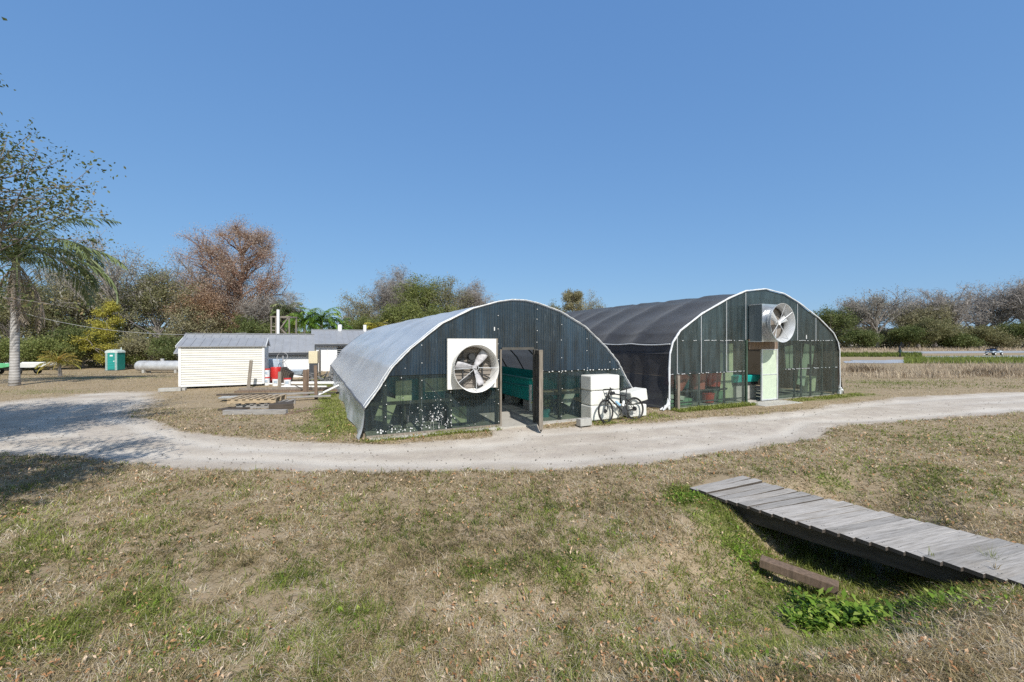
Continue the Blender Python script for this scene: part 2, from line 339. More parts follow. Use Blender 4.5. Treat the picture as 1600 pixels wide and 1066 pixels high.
# ------------------------------------------------------------------ mesh helpers
class MB:
    def __init__(s): s.v = []; s.f = []; s.c = []; s.g = []
    def add(s, vs, fs, c=0.5, grain=None):
        o = len(s.v); s.v += [tuple(p) for p in vs]; s.f += [tuple(i + o for i in f) for f in fs]
        s.c += [c] * len(vs)
        s.g += [tuple(p) for p in (grain if grain is not None else vs)]
        return s
    def box(s, c, d, rot=None, col=.5, taper=1.0):
        x, y, z = d[0] / 2, d[1] / 2, d[2] / 2
        vs = [Vector((a * x * (taper if k > 0 else 1), b * y * (taper if k > 0 else 1), k * z)) for k in (-1, 1) for a, b in ((-1, -1), (1, -1), (1, 1), (-1, 1))]
        if rot is not None: vs = [rot @ p for p in vs]
        return s.add([p + Vector(c) for p in vs], [(3, 2, 1, 0), (4, 5, 6, 7), (0, 1, 5, 4), (1, 2, 6, 5), (2, 3, 7, 6), (3, 0, 4, 7)], col)
    def bar(s, a, b, w, h, up=(0, 0, 1), col=.5):
        a = Vector(a); b = Vector(b); d = (b - a); L = d.length; d.normalize()
        u = Vector(up); sx = d.cross(u)
        if sx.length < 1e-4: sx = d.cross(Vector((1, 0, 0)))
        sx.normalize(); u = sx.cross(d)
        rot = Matrix((d, sx, u)).transposed()
        return s.box((a + b) / 2, (L, w, h), rot, col)
    def tube(s, pts, r, seg=8, cap=True, col=.5, closed=False):
        P = [Vector(p) for p in pts]; n = len(P)
        rr = [r] * n if isinstance(r, (int, float)) else list(r)
        vs = []; fs = []; prev = None
        for i in range(n):
            if closed: t = P[(i + 1) % n] - P[i - 1]
            else: t = P[min(i + 1, n - 1)] - P[max(i - 1, 0)]
            if t.length < 1e-9: t = Vector((0, 0, 1))
            t.normalize()
            if prev is None:
                a = t.cross(Vector((0, 0, 1)))
                if a.length < .05: a = t.cross(Vector((1, 0, 0)))
            else: a = prev - t * prev.dot(t)
            a.normalize(); prev = a; b = t.cross(a)
            for k in range(seg):
                w = 2 * math.pi * k / seg
                vs.append(P[i] + (a * math.cos(w) + b * math.sin(w)) * rr[i])
        m = n if closed else n - 1
        for i in range(m):
            j = (i + 1) % n
            for k in range(seg):
                fs.append((i * seg + k, i * seg + (k + 1) % seg, j * seg + (k + 1) % seg, j * seg + k))
        if cap and not closed:
            fs.append(tuple(range(seg))[::-1]); fs.append(tuple((n - 1) * seg + k for k in range(seg)))
        return s.add(vs, fs, col)
    def lathe(s, prof, c=(0, 0, 0), axis='Z', seg=32, col=.5, cap0=False, cap1=False, rot=None):
        vs = []; fs = []
        for r, z in prof:
            for k in range(seg):
                w = 2 * math.pi * k / seg; p = (r * math.cos(w), r * math.sin(w), z)
                if axis == 'Y': p = (p[0], p[2], -p[1])
                elif axis == 'X': p = (p[2], p[1], -p[0])
                p = Vector(p)
                if rot is not None: p = rot @ p
                vs.append(p + Vector(c))
        for i in range(len(prof) - 1):
            for k in range(seg):
                fs.append((i * seg + k, i * seg + (k + 1) % seg, (i + 1) * seg + (k + 1) % seg, (i + 1) * seg + k))
        if cap0: fs.append(tuple(range(seg))[::-1])
        if cap1: fs.append(tuple((len(prof) - 1) * seg + k for k in range(seg)))
        return s.add(vs, fs, col)
    def prism(s, poly, y0, y1, col=.5):
        """closed polygon in x,z pushed from y0 to y1"""
        n = len(poly); vs = [(x, y0, z) for x, z in poly] + [(x, y1, z) for x, z in poly]
        fs = [tuple(range(n)), tuple(range(2 * n - 1, n - 1, -1))] + [(i, i + n, (i + 1) % n + n, (i + 1) % n) for i in range(n)]
        return s.add(vs, fs, col)
    def build(s, name, mat, parent=None, smooth=False, bevel=0, tint=False):
        me = bpy.data.meshes.new(name); me.from_pydata(s.v, [], s.f); me.update()
        me.materials.append(MATS[mat])
        if tint:
            a = me.attributes.new('tint', 'FLOAT', 'POINT'); a.data.foreach_set('value', np.array(s.c, 'f'))
            g = me.attributes.new('grain', 'FLOAT_VECTOR', 'POINT'); g.data.foreach_set('vector', np.array(s.g, 'f').ravel())
        o = bpy.data.objects.new(name, me); COL.objects.link(o)
        if parent is not None: o.parent = parent
        if smooth:
            me.polygons.foreach_set('use_smooth', [True] * len(me.polygons))
            if smooth != 2:
                try: me.set_sharp_from_angle(angle=R(40))
                except Exception: pass
        if bevel:
            b = o.modifiers.new('soft_edge', 'BEVEL'); b.width = bevel; b.segments = 2; b.limit_method = 'ANGLE'
        return o

def mesh_np(name, V, Fc, mat, parent=None, attrs=None, smooth=False):
    V = np.asarray(V, 'f'); Fc = np.asarray(Fc, 'i')
    me = bpy.data.meshes.new(name); k = Fc.shape[1]
    me.vertices.add(len(V)); me.vertices.foreach_set('co', V.ravel())
    me.loops.add(Fc.size); me.loops.foreach_set('vertex_index', Fc.ravel())
    me.polygons.add(len(Fc)); me.polygons.foreach_set('loop_start', np.arange(0, Fc.size, k, dtype='i'))
    try: me.polygons.foreach_set('loop_total', np.full(len(Fc), k, 'i'))
    except Exception: pass
    if smooth: me.polygons.foreach_set('use_smooth', np.ones(len(Fc), bool))
    for n, a in (attrs or {}).items():
        at_ = me.attributes.new(n, 'FLOAT', 'POINT'); at_.data.foreach_set('value', np.asarray(a, 'f'))
    me.update(calc_edges=True); me.validate()
    me.materials.append(MATS[mat])
    o = bpy.data.objects.new(name, me); COL.objects.link(o)
    if parent is not None: o.parent = parent
    return o

def tag(o, label=None, cat=None, group=None, kind=None):
    if label: o['label'] = label
    if cat: o['category'] = cat
    if group: o['group'] = group
    if kind: o['kind'] = kind
    return o
def thing(name, label, cat, loc=(0, 0, 0), rz=0.0, group=None):
    o = bpy.data.objects.new(name, None); COL.objects.link(o); o.empty_display_size = .2
    o.location = loc; o.rotation_euler = (0, 0, rz)
    return tag(o, label, cat, group)
def copy_thing(o, loc, rz, label, group=None, scale=None):
    c = o.copy(); COL.objects.link(c); c.location = loc; c.rotation_euler = (0, 0, rz); c['label'] = label
    if group: c['group'] = group
    if scale: c.scale = (scale,) * 3 if isinstance(scale, (int, float)) else scale
    def rec(src, dst):
        for ch in list(src.children):
            d = ch.copy(); COL.objects.link(d); d.parent = dst; rec(ch, d)
    rec(o, c)
    return c
# ------------------------------------------------------------------ local frames of the two tunnels
TH = math.atan2(.425, .905); CT, ST = math.cos(TH), math.sin(TH)
T1 = (.18, 11.92); T2 = (9.83, 16.62)
def loc(T, lx, ly): return (T[0] + lx * CT - ly * ST, T[1] + lx * ST + ly * CT)
def inv(T, x, y):
    dx, dy = x - T[0], y - T[1]
    return dx * CT + dy * ST, -dx * ST + dy * CT

# ------------------------------------------------------------------ terrain masks
def poly_sd(poly, x, y):
    """signed distance to a polygon, positive inside"""
    x = np.asarray(x, float); y = np.asarray(y, float)
    best = np.full(x.shape, 1e9); ins = np.zeros(x.shape, bool); n = len(poly)
    for i in range(n):
        ax, ay = poly[i]; bx, by = poly[(i + 1) % n]
        dx, dy = bx - ax, by - ay
        t = np.clip(((x - ax) * dx + (y - ay) * dy) / (dx * dx + dy * dy + 1e-12), 0, 1)
        best = np.minimum(best, np.hypot(x - ax - t * dx, y - ay - t * dy))
        c = ((ay > y) != (by > y)) & (x < (bx - ax) * (y - ay) / ((by - ay) if abs(by - ay) > 1e-9 else 1e-9) + ax)
        ins ^= c
    return np.where(ins, best, -best)
ROAD = [ground_at(*p) for p in [(-900, 770), (-400, 740), (0, 708), (150, 718), (300, 727), (500, 736), (700, 737), (900, 732), (1000, 723), (1100, 710),
        (1200, 696), (1270, 684), (1300, 664), (1400, 660), (1600, 643), (1900, 632), (2300, 622), (2300, 604), (1900, 607), (1600, 612), (1450, 618), (1330, 629), (1200, 645), (1100, 652),
        (1000, 661), (850, 669), (840, 664), (782, 668), (775, 682), (600, 693), (480, 691), (400, 688), (330, 680), (262, 664), (205, 645), (250, 622), (240, 612), (160, 612), (60, 622), (-100, 638), (-400, 650), (-900, 660)]]
def road_mask(x, y):
    sd = poly_sd(ROAD, x, y)
    w = .22 + .012 * np.asarray(y, float)
    w = np.where((np.asarray(x) < -7) & (np.asarray(y) > 13), w + .9, w)
    n = (fbm(x * 1.6, y * 1.6, 4) - .5) * .8 + (fbm(x * .45 + 9, y * .45, 3) - .5) * .9
    m = np.clip(.5 + (sd + n * (.35 + .01 * np.asarray(y, float))) / (2 * w), 0, 1)
    # the sand thins out towards the left parking area
    thin = sstep(-9, -20, x) * sstep(14, 22, y) * (fbm(x * .35, y * 1.1, 4) > .5)
    return m * (1 - .55 * thin)
GREENS = [(1120, 800, .45, .7, 1.0), (1080, 772, .3, .35, 1.0), (1200, 850, .35, .5, .9), (1300, 900, .8, .7, .6), (1230, 900, .6, .6, .35), (1400, 740, 2.6, 1.4, .42), (1560, 690, 4, 2.2, .4), (1600, 760, 2, 1.2, .35),
          (1300, 745, .5, .5, .6), (850, 800, 1.4, .8, .3), (900, 885, .5, .4, .55), (960, 840, .8, .6, .35), (760, 900, .4, .3, .5), (440, 905, .35, .25, .6), (240, 935, .3, .25, .6), (560, 970, .6, .35, .45),
          (330, 1000, .8, .35, .4), (60, 1000, .5, .3, .5), (200, 860, 2.2, .8, .25), (60, 800, 2.5, 1.2, .28), (500, 810, 2, .8, .15), (1080, 1010, .5, .25, .5), (1000, 980, .8, .3, .3), (1190, 990, .4, .2, .6),
          (1380, 598, 3.2, 1.2, .7), (1330, 610, 2, 1.5, .5), (60, 612, 5, 1.6, .5), (160, 588, 7, 1.6, .6), (560, 610, 1.2, 3, .4), (270, 606, 2, .8, .4), (1500, 640, 3, .8, .2)]
GPTS = [(*ground_at(a, b), c, d, e) for a, b, c, d, e in GREENS]
def green_mask(x, y):
    x = np.asarray(x, float); y = np.asarray(y, float)
    g = .30 * (fbm(x * .9 + 3, y * .9, 4) - .42)
    for gx, gy, rx, ry, s in GPTS:
        g = np.maximum(g, s * np.exp(-((x - gx) / rx) ** 2 - ((y - gy) / ry) ** 2) + .25 * (fbm(x * 1.8, y * 1.8, 3) - .55))
    lx, ly = inv(T1, x, y); lx = lx + 1.5 * (fbm(x * .7, y * .7, 3) - .5)
    g = np.maximum(g, .75 * sstep(-6.0, -4.9, lx) * sstep(-3.7, -4.3, lx) * sstep(.2, 1.6, ly) * sstep(22, 19, ly))
    lx, ly = inv(T1, x, y)
    g = np.maximum(g, .65 * sstep(-4.4, -4.0, lx) * sstep(-.3, -.9, lx) * sstep(-.55, -.25, ly) * sstep(.25, 0, ly))
    lx, ly = inv(T2, x, y)
    g = np.maximum(g, .95 * sstep(-5.2, -4.6, lx) * sstep(-1.0, -1.6, lx) * sstep(-.75, -.35, ly) * sstep(.3, 0, ly))
    g = np.maximum(g, .6 * sstep(1.2, 2.2, lx) * sstep(8, 6, lx) * sstep(-1.6, -.6, ly) * sstep(.6, 0, ly))
    b, d, w, s = ditch(x, y)
    g = np.maximum(g, .42 * np.minimum(d / .5, 1) * (1 - sstep(.5, 1.1, b / w)))
    return np.clip(g, 0, 1)
def bare_mask(x, y):
    x = np.asarray(x, float); y = np.asarray(y, float)
    g = np.zeros(x.shape)
    for px, py, rx, ry, s in [(430, 640, 2.6, 2.2, .6), (400, 665, 3, 1.0, .5), (1150, 640, 2.5, .8, .4), (330, 655, 2.5, 1.3, .5), (300, 770, 2.5, .6, .25), (1120, 880, .25, .25, .6), (600, 760, 7, .5, .3), (50, 775, .7, .25, .5)]:
        gx, gy = ground_at(px, py)
        g = np.maximum(g, s * np.exp(-((x - gx) / rx) ** 2 - ((y - gy) / ry) ** 2))
    lx, ly = inv(T1, x, y); g = np.maximum(g, ((abs(lx) < 4.1) & (ly > 0) & (ly < 20.5)) * 1.0)
    lx, ly = inv(T2, x, y); g = np.maximum(g, ((abs(lx) < 4.9) & (ly > 0) & (ly < 22)) * 1.0)
    return g
def build_ground():
    def grow(a, step, k, end):
        o = []; v = a
        while v < end: step *= k; v += step; o.append(v)
        return o
    xr = grow(9, .06, 1.03, 750)
    xs = np.array([-v for v in xr[::-1]] + list(np.arange(-9, 9.001, .06)) + xr)
    ys = np.array(list(np.arange(-14, 0, .5)) + list(np.arange(0, 2.2, .12)) + list(np.arange(2.2, 13, .05)) + grow(13, .05, 1.02, 950))
    X, Y = np.meshgrid(xs, ys)
    Z = hgt(X, Y)
    rd = road_mask(X, Y); Z = Z - .03 * rd
    sd = poly_sd(ROAD, X, Y) + .35 * (fbm(X * .35 + 5, Y * .35, 3) - .5)
    rut = np.clip((np.exp(-((sd - .62) / .22) ** 2) + np.exp(-((sd - 2.0) / .28) ** 2)) * (.5 + fbm(X * .6, Y * .6, 3)), 0, 1) * rd; Z = Z - .018 * rut
    V = np.stack([X, Y, Z], -1).reshape(-1, 3)
    nx, ny = len(xs), len(ys)
    i = np.arange(nx - 1)[None, :] + nx * np.arange(ny - 1)[:, None]
    Fc = np.stack([i, i + 1, i + 1 + nx, i + nx], -1).reshape(-1, 4)
    fr = rd.reshape(-1)[Fc].mean(1)
    gr = green_mask(X, Y).reshape(-1); br = bare_mask(X, Y).reshape(-1); rr = rd.reshape(-1); ru = rut.reshape(-1)
    for nm, sel in (('ground', fr < .5), ('sand_track', fr >= .5)):
        f = Fc[sel]; u, iv = np.unique(f, return_inverse=True)
        o = mesh_np(nm, V[u], iv.reshape(f.shape), 'ground', None, {'road': rr[u], 'green': gr[u], 'bare': br[u], 'rut': ru[u]}, True)
        tag(o, kind='structure')
build_ground()

# ------------------------------------------------------------------ blades, litter, weeds
def frame_dirs(n, rng):
    a = rng.random(n) * 2 * np.pi
    return np.stack([np.cos(a), np.sin(a), np.zeros(n)], -1), np.stack([-np.sin(a), np.cos(a), np.zeros(n)], -1)
def blades(name, P, L, W, lean, tint, mat, rng, parent=None, curl=.5):
    """five-vertex bent blades rooted at P; lean 0 upright .. 1 lying"""
    n = len(P); d, s = frame_dirs(n, rng)
    up = np.array([0, 0, 1.0]); le = lean[:, None]; L = L[:, None]; W = W[:, None]
    a1 = d * le + up * (1 - le * .85); a1 /= np.linalg.norm(a1, axis=1, keepdims=True)
    le2 = np.clip(le + curl * rng.random((n, 1)), 0, 1.25)
    a2 = d * le2 + up * (1 - le2); a2 /= np.linalg.norm(a2, axis=1, keepdims=True)
    m = P + a1 * L * .5; t = m + a2 * L * .5
    V = np.stack([P - s * W, P + s * W, m + s * W * .8, m - s * W * .8, t], 1).reshape(-1, 3)
    b = np.arange(n)[:, None] * 5
    Fc = np.concatenate([b + [0, 1, 2], b + [0, 2, 3], b + [3, 2, 4]], 0)
    return mesh_np(name, V, Fc, mat, parent, {'tint': np.repeat(tint, 5)})
BR0 = ground_at(1077, 770); BF = np.array((.63, -.777)); BE = np.array((.777, .63))     # footbridge corner, along, across
def clear_ground(x, y, edge=.5):
    ok = road_mask(x, y) + .35 * (fbm(x * 6, y * 6, 2) - .5) < edge
    lx, ly = inv(T1, x, y); ok &= ~((abs(lx) < 4.15) & (ly > -.02) & (ly < 20.6))
    lx, ly = inv(T2, x, y); ok &= ~((abs(lx) < 5.0) & (ly > -.02) & (ly < 22))
    t = (x - BR0[0]) * BF[0] + (y - BR0[1]) * BF[1]; q = (x - BR0[0]) * BE[0] + (y - BR0[1]) * BE[1]
    b, d, w, s = ditch(x, y)
    ok &= ~((t > -.1) & (q > -.03) & (q < 1.25) & (t < 7) & (d * (1 - sstep(.3, 1.0, b / w)) < .13))
    return ok
def sample_ground(n, y0, y1, p, rng, slope=1.32, pad=2.4):
    u = rng.random(n); e = 2 - p           # area element grows with Y, density falls as Y^-p
    Y = (y0 ** e + u * (y1 ** e - y0 ** e)) ** (1 / e) if abs(e) > 1e-6 else y0 * (y1 / y0) ** u
    X = (rng.random(n) * 2 - 1) * (slope * Y + pad)
    return X, Y
def lawn():
    rng = np.random.default_rng(21)
    X, Y = sample_ground(700000, 2.15, 15, 2.35, rng)
    ok = clear_ground(X, Y) & (.55 * fbm(X * 2.3, Y * 2.3, 3) + .55 * fbm(X * 11, Y * 11, 2) + .26 * rng.random(len(X)) > .56)
    X, Y = X[ok], Y[ok]; n = len(X)
    g = green_mask(X, Y) + .7 * (fbm(X * 2.2 + 40, Y * 2.2, 4) - .5) + .75 * (fbm(X * 8 + 11, Y * 8, 3) - .5) + .10 - .07 * sstep(5, 8, Y)
    db, dd, dw, ds = ditch(X, Y); bank = (ds > 0) * sstep(.75, 1.15, db / dw) * sstep(.6, 1.6, X) * sstep(6, 5, Y)      # the dry bank on the near side of the ditch
    isg = rng.random(n) < (.06 + .84 * sstep(.08, .62, g)) * (1 - .93 * bank)
    P = np.stack([X, Y, hgt(X, Y) - .004], -1)
    far = np.clip(Y / 5, .7, 3)
    patch = fbm(X * 1.1 + 70, Y * 1.1 + 8, 3)
    L = (.035 + .09 * rng.random(n) ** 1.6) * (.5 + .7 * patch + .5 * fbm(X * 9, Y * 9, 2)) * np.clip(1.1 - .03 * Y, .6, 1)
    lean = np.clip(.45 + .5 * rng.random(n), 0, .97); W = (.0018 + .0020 * rng.random(n)) * far
    t = np.clip(.22 + .50 * rng.random(n) + .6 * (fbm(X * .8, Y * .8, 3) - .5) + .5 * (fbm(X * 4, Y * 4, 3) - .5) + 1.0 * (fbm(X * 17, Y * 17, 2) - .5), 0, 1)
    d = ~isg
    o = blades('dry_grass', P[d], L[d] * 1.1, W[d], lean[d], t[d], 'grass_dry', rng, curl=.55)
    tag(o, 'short dry straw coloured lawn grass in the foreground', 'grass', kind='stuff')
    d = isg
    o = blades('green_grass', P[d], L[d] * 1.15, W[d] * 1.25, lean[d] * .8, np.clip(t[d], 0, 1), 'grass_green', rng, curl=.5)
    tag(o, 'green grass growing in patches through the dry lawn', 'grass', kind='stuff')
    # longer pale stalks lying about
    X, Y = sample_ground(26000, 2.15, 11, 2.4, rng)
    ok = clear_ground(X, Y) & (fbm(X * 1.3 + 5, Y * 1.3, 3) > .5); X, Y = X[ok], Y[ok]; n = len(X)
    P = np.stack([X, Y, hgt(X, Y) + .006], -1)
    o = blades('straw_stalks', P, .08 + .13 * rng.random(n), .0012 + .001 * rng.random(n), .75 + .22 * rng.random(n), .62 + .38 * rng.random(n), 'grass_dry', rng, curl=.2)
    tag(o, 'long pale straw stalks lying on the lawn', 'grass', kind='stuff')
    # fallen leaves
    X, Y = sample_ground(26000, 2.15, 13.5, 2.0, rng)
    dens = fbm(X * .7 + 31, Y * .7, 3) + .25 * np.exp(-((Y - 7.6) / 1.6) ** 2)
    ok = clear_ground(X, Y, .42) & (dens + .3 * rng.random(len(X)) > .64); X, Y = X[ok], Y[ok]; n = len(X)
    d, s = frame_dirs(n, rng); up = np.array([0, 0, 1.0])
    tl = (rng.random((n, 1)) - .5) * 1.3; d = d + up * tl; s = s + up * (rng.random((n, 1)) - .5) * .9
    L = (.012 + .020 * rng.random((n, 1)) ** 1.5) * np.clip(Y[:, None] / 7, .8, 1.5); P = np.stack([X, Y, hgt(X, Y) + .028 + .025 * rng.random(n)], -1)
    c = up * L * .35
    V = np.stack([P - d * L, P - s * L * .45 + c, P + s * L * .45 + c, P + d * L], 1).reshape(-1, 3)
    b = np.arange(n)[:, None] * 4
    o = mesh_np('fallen_leaves', V, np.concatenate([b + [0, 2, 1], b + [1, 2, 3]]), 'leaf_litter', None, {'tint': np.repeat(rng.random(n), 4)})
    tag(o, 'brown fallen oak leaves scattered over the lawn', 'leaves', kind='stuff')
    # green fringes: foot of the tunnels, ditch banks, bridge side
    Xs = []; Ys = []; Ls = []
    for T, x0, x1, y0, y1, k, l in ((T1, -4.1, -.65, -.4, -.04, 2600, .10), (T1, -5.25, -4.25, .2, 19, 11000, .09), (T2, -5.0, -1.15, -.55, -.05, 5200, .13), (T2, 1.0, 6.5, -.7, -.05, 3500, .08), (T1, 2.0, 4.9, -.95, -.1, 1800, .09)):
        a = x0 + (x1 - x0) * rng.random(k); b_ = y0 + (y1 - y0) * rng.random(k)
        wx, wy = loc(T, a, b_); Xs.append(wx); Ys.append(wy); Ls.append(np.full(k, l))
    k = 9000; t = -.25 + 3.6 * rng.random(k); q = -.42 + .6 * rng.random(k) ** .7
    wx = BR0[0] + BF[0] * t + BE[0] * q; wy = BR0[1] + BF[1] * t + BE[1] * q
    keep = ((t < 1.35) | (t > 2.75)) & ((q < -.02) | (t < .2)); Xs.append(wx[keep]); Ys.append(wy[keep]); Ls.append(np.full(keep.sum(), .085))
    X = np.concatenate(Xs); Y = np.concatenate(Ys); l = np.concatenate(Ls); lx, ly = inv(T1, X, Y); ok = fbm(X * 2.2, Y * 2.2, 3) + .3 * rng.random(len(X)) - .55 * sstep(-4.6, -5.4, lx) * (lx > -6) * (ly > 0) * (ly < 20) > .55
    X, Y, l = X[ok], Y[ok], l[ok]; n = len(X)
    P = np.stack([X, Y, hgt(X, Y) - .004], -1)
    o = blades('fringe_grass', P, l * (.5 + .8 * rng.random(n)), (.002 + .002 * rng.random(n)) * np.clip(Y / 5, .8, 3), .2 + .6 * rng.random(n), np.clip(.2 + .8 * rng.random(n), 0, 1), 'grass_green', rng)
    tag(o, 'greener grass fringing the greenhouses and the ditch bank', 'grass', kind='stuff')
lawn()

def pebbles():
    rng = np.random.default_rng(14); X, Y = sample_ground(17000, 7.2, 17, 1.5, rng, 1.25, 1)
    m = road_mask(X, Y); ok = (m > .3) & (rng.random(len(X)) < .25 + .75 * (m < .8)); X, Y = X[ok], Y[ok]; n = len(X)
    r = (.006 + .016 * rng.random(n) ** 3)[:, None]; P = np.stack([X, Y, hgt(X, Y) - .03 * m[ok] + .2 * r[:, 0]], -1)
    D = np.array([(1, 0, 0), (0, 1, 0), (-1, 0, 0), (0, -1, 0), (0, 0, .8), (0, 0, -.8)]); V = (P[:, None, :] + D[None] * r[:, None, :] * (.6 + .8 * rng.random((n, 6, 1)))).reshape(-1, 3)
    b = np.arange(n)[:, None] * 6; Fc = np.concatenate([b + list(t) for t in ((0, 1, 4), (1, 2, 4), (2, 3, 4), (3, 0, 4), (1, 0, 5), (2, 1, 5), (3, 2, 5), (0, 3, 5))])
    tag(mesh_np('track_stones', V, Fc, 'pebble'), 'small loose stones lying on the sand track', 'gravel', kind='stuff')
pebbles()

def outer_lawn():
    rng = np.random.default_rng(91)
    X, Y = sample_ground(190000, 12.5, 46, 1.6, rng, 1.3, 1)
    ok = clear_ground(X, Y) & (.6 * fbm(X * 1.2, Y * 1.2, 3) + .5 * fbm(X * 5, Y * 5, 2) + .25 * rng.random(len(X)) > .56); X, Y = X[ok], Y[ok]; n = len(X)
    g = green_mask(X, Y) + .5 * (fbm(X * .8 + 40, Y * .8, 3) - .5) + .4 * (fbm(X * 3, Y * 3, 2) - .5); isg = rng.random(n) < .03 + .85 * sstep(.12, .65, g)
    P = np.stack([X, Y, hgt(X, Y) - .004], -1); L = (.03 + .05 * rng.random(n)) * (1 + Y * .008); W = (.003 + .003 * rng.random(n)) * Y / 14
    t = np.clip(.25 + .45 * rng.random(n) + .6 * (fbm(X * .5, Y * .5, 3) - .5) + .6 * (fbm(X * 4, Y * 4, 2) - .5), 0, 1)
    for m_, mt, nm, lb in ((~isg, 'grass_dry', 'dry_grass', 'short dry grass on the ground beyond the track'), (isg, 'grass_green', 'green_grass', 'short green grass on the ground beyond the track')):
        tag(blades(nm, P[m_], L[m_], W[m_], .35 + .5 * rng.random(m_.sum()), t[m_], mt, rng), lb, 'grass', kind='stuff')
outer_lawn()

def pebbles():
    rng = np.random.default_rng(14); X, Y = sample_ground(17000, 7.2, 17, 1.5, rng, 1.25, 1)
    m = road_mask(X, Y); ok = (m > .3) & (rng.random(len(X)) < .25 + .75 * (m < .8)); X, Y = X[ok], Y[ok]; n = len(X)
    r = (.006 + .016 * rng.random(n) ** 3)[:, None]; P = np.stack([X, Y, hgt(X, Y) - .03 * m[ok] + .2 * r[:, 0]], -1)
    D = np.array([(1, 0, 0), (0, 1, 0), (-1, 0, 0), (0, -1, 0), (0, 0, .8), (0, 0, -.8)]); V = (P[:, None, :] + D[None] * r[:, None, :] * (.6 + .8 * rng.random((n, 6, 1)))).reshape(-1, 3)
    b = np.arange(n)[:, None] * 6; Fc = np.concatenate([b + list(t) for t in ((0, 1, 4), (1, 2, 4), (2, 3, 4), (3, 0, 4), (1, 0, 5), (2, 1, 5), (3, 2, 5), (0, 3, 5))])
    tag(mesh_np('track_stones', V, Fc, 'pebble'), 'small loose stones lying on the sand track', 'gravel', kind='stuff')
pebbles()

def broadleaf(P, n_leaf, size, spread, h, rng, name, label=None, cat=None, parent=None, kind=None, mat='weed_leaf'):
    """low leafy plants: n_leaf arching leaf blades around each root"""
    Vs = []; Ts = []; n = len(P)
    k = n * n_leaf
    root = np.repeat(P, n_leaf, 0) + np.stack([rng.normal(0, spread, k), rng.normal(0, spread, k), rng.random(k) * h], -1)
    root[:, 2] = np.maximum(root[:, 2], hgt(root[:, 0], root[:, 1]) + .01) if parent is None else root[:, 2]
    d, s = frame_dirs(k, rng); up = np.array([0, 0, 1.0])
    d = d + up * (.1 + .9 * rng.random((k, 1))); L = size * (.5 + .8 * rng.random((k, 1)))
    m = root + d * L * .5; t = root + d * L - up * L * .35 * rng.random((k, 1))
    V = np.stack([root, m - s * L * .24 + up * L * .06, m + s * L * .24 + up * L * .06, t], 1).reshape(-1, 3)
    b = np.arange(k)[:, None] * 4
    Fc = np.concatenate([b + [0, 2, 1], b + [1, 2, 3]])
    o = mesh_np(name, V, Fc, mat, parent, {'tint': np.repeat(rng.random(k), 4)})
    return tag(o, label, cat, kind=kind)
def weeds():
    rng = np.random.default_rng(5)
    X, Y = sample_ground(5200, 2.2, 11, 1.6, rng)
    g = green_mask(X, Y) + .4 * (fbm(X * 1.9 + 12, Y * 1.9, 3) - .5)
    ok = clear_ground(X, Y, .3) & (g > .36); X, Y = X[ok], Y[ok]
    P = np.stack([X, Y, hgt(X, Y)], -1)
    broadleaf(P, 5, .045, .03, .015, rng, 'lawn_weeds', 'small bright green broadleaf weeds dotted through the dry lawn', 'weeds', kind='stuff')
    for px, py, r, cnt, h, sz, nm, lb in [(1318, 918, .30, 150, .16, .085, 'leafy_weed', 'bright green leafy weed clump beside the plank end in the ditch'),
                                          (1265, 925, .20, 60, .09, .07, 'leafy_weed', 'smaller leafy weed clump just left of the tall one by the plank'),
                                          (1160, 828, .26, 80, .06, .045, 'leafy_weed', 'low green weed mat on the ditch bank under the bridge edge'),
                                          (1080, 785, .22, 70, .05, .045, 'leafy_weed', 'green weed tuft at the bridge end nearest the sand track'),
                                          (1460, 936, .30, 60, .06, .05, 'leafy_weed', 'row of small weeds at the ditch lip below the bridge')]:
        x, y = ground_at(px, py, -.12 if py > 850 else -.05); z = hz(x, y)
        P = np.stack([x + rng.normal(0, r * .55, cnt), y + rng.normal(0, r * .5, cnt), np.zeros(cnt)], -1); P[:, 2] = hgt(P[:, 0], P[:, 1])
        broadleaf(P, 6, sz, .045, h, rng, nm, lb, 'weed plant', kind='stuff' if sz < .055 else None)
    # weeds strung along the left bank and the lip
    k = 420; tt = -.1 + 3.3 * rng.random(k); q = -.15 - .75 * rng.random(k) ** 1.3
    Px = BR0[0] + BF[0] * tt + BE[0] * q; Py = BR0[1] + BF[1] * tt + BE[1] * q; ok = fbm(Px * 3, Py * 3, 2) > .5; Px, Py = Px[ok], Py[ok]
    broadleaf(np.stack([Px, Py, hgt(Px, Py)], -1), 5, .042, .03, .03, rng, 'ditch_weeds', 'scattered small weeds along the ditch bank', 'weeds', kind='stuff')
    # bigger tufts of grass in the ditch
    k = 70; tt = .5 + 2.6 * rng.random(k); q = -.9 + 1.7 * rng.random(k)
    Px = BR0[0] + BF[0] * tt + BE[0] * q; Py = BR0[1] + BF[1] * tt + BE[1] * q
    n = 30; X = np.repeat(Px, n) + rng.normal(0, .03, k * n); Y = np.repeat(Py, n) + rng.normal(0, .03, k * n)
    o = blades('ditch_grass', np.stack([X, Y, hgt(X, Y)], -1), .10 + .14 * rng.random(k * n), np.full(k * n, .0022), .1 + .5 * rng.random(k * n), rng.random(k * n), 'grass_green', rng)
    tag(o, 'long green grass tufts on the ditch sides', 'grass', kind='stuff')
weeds()

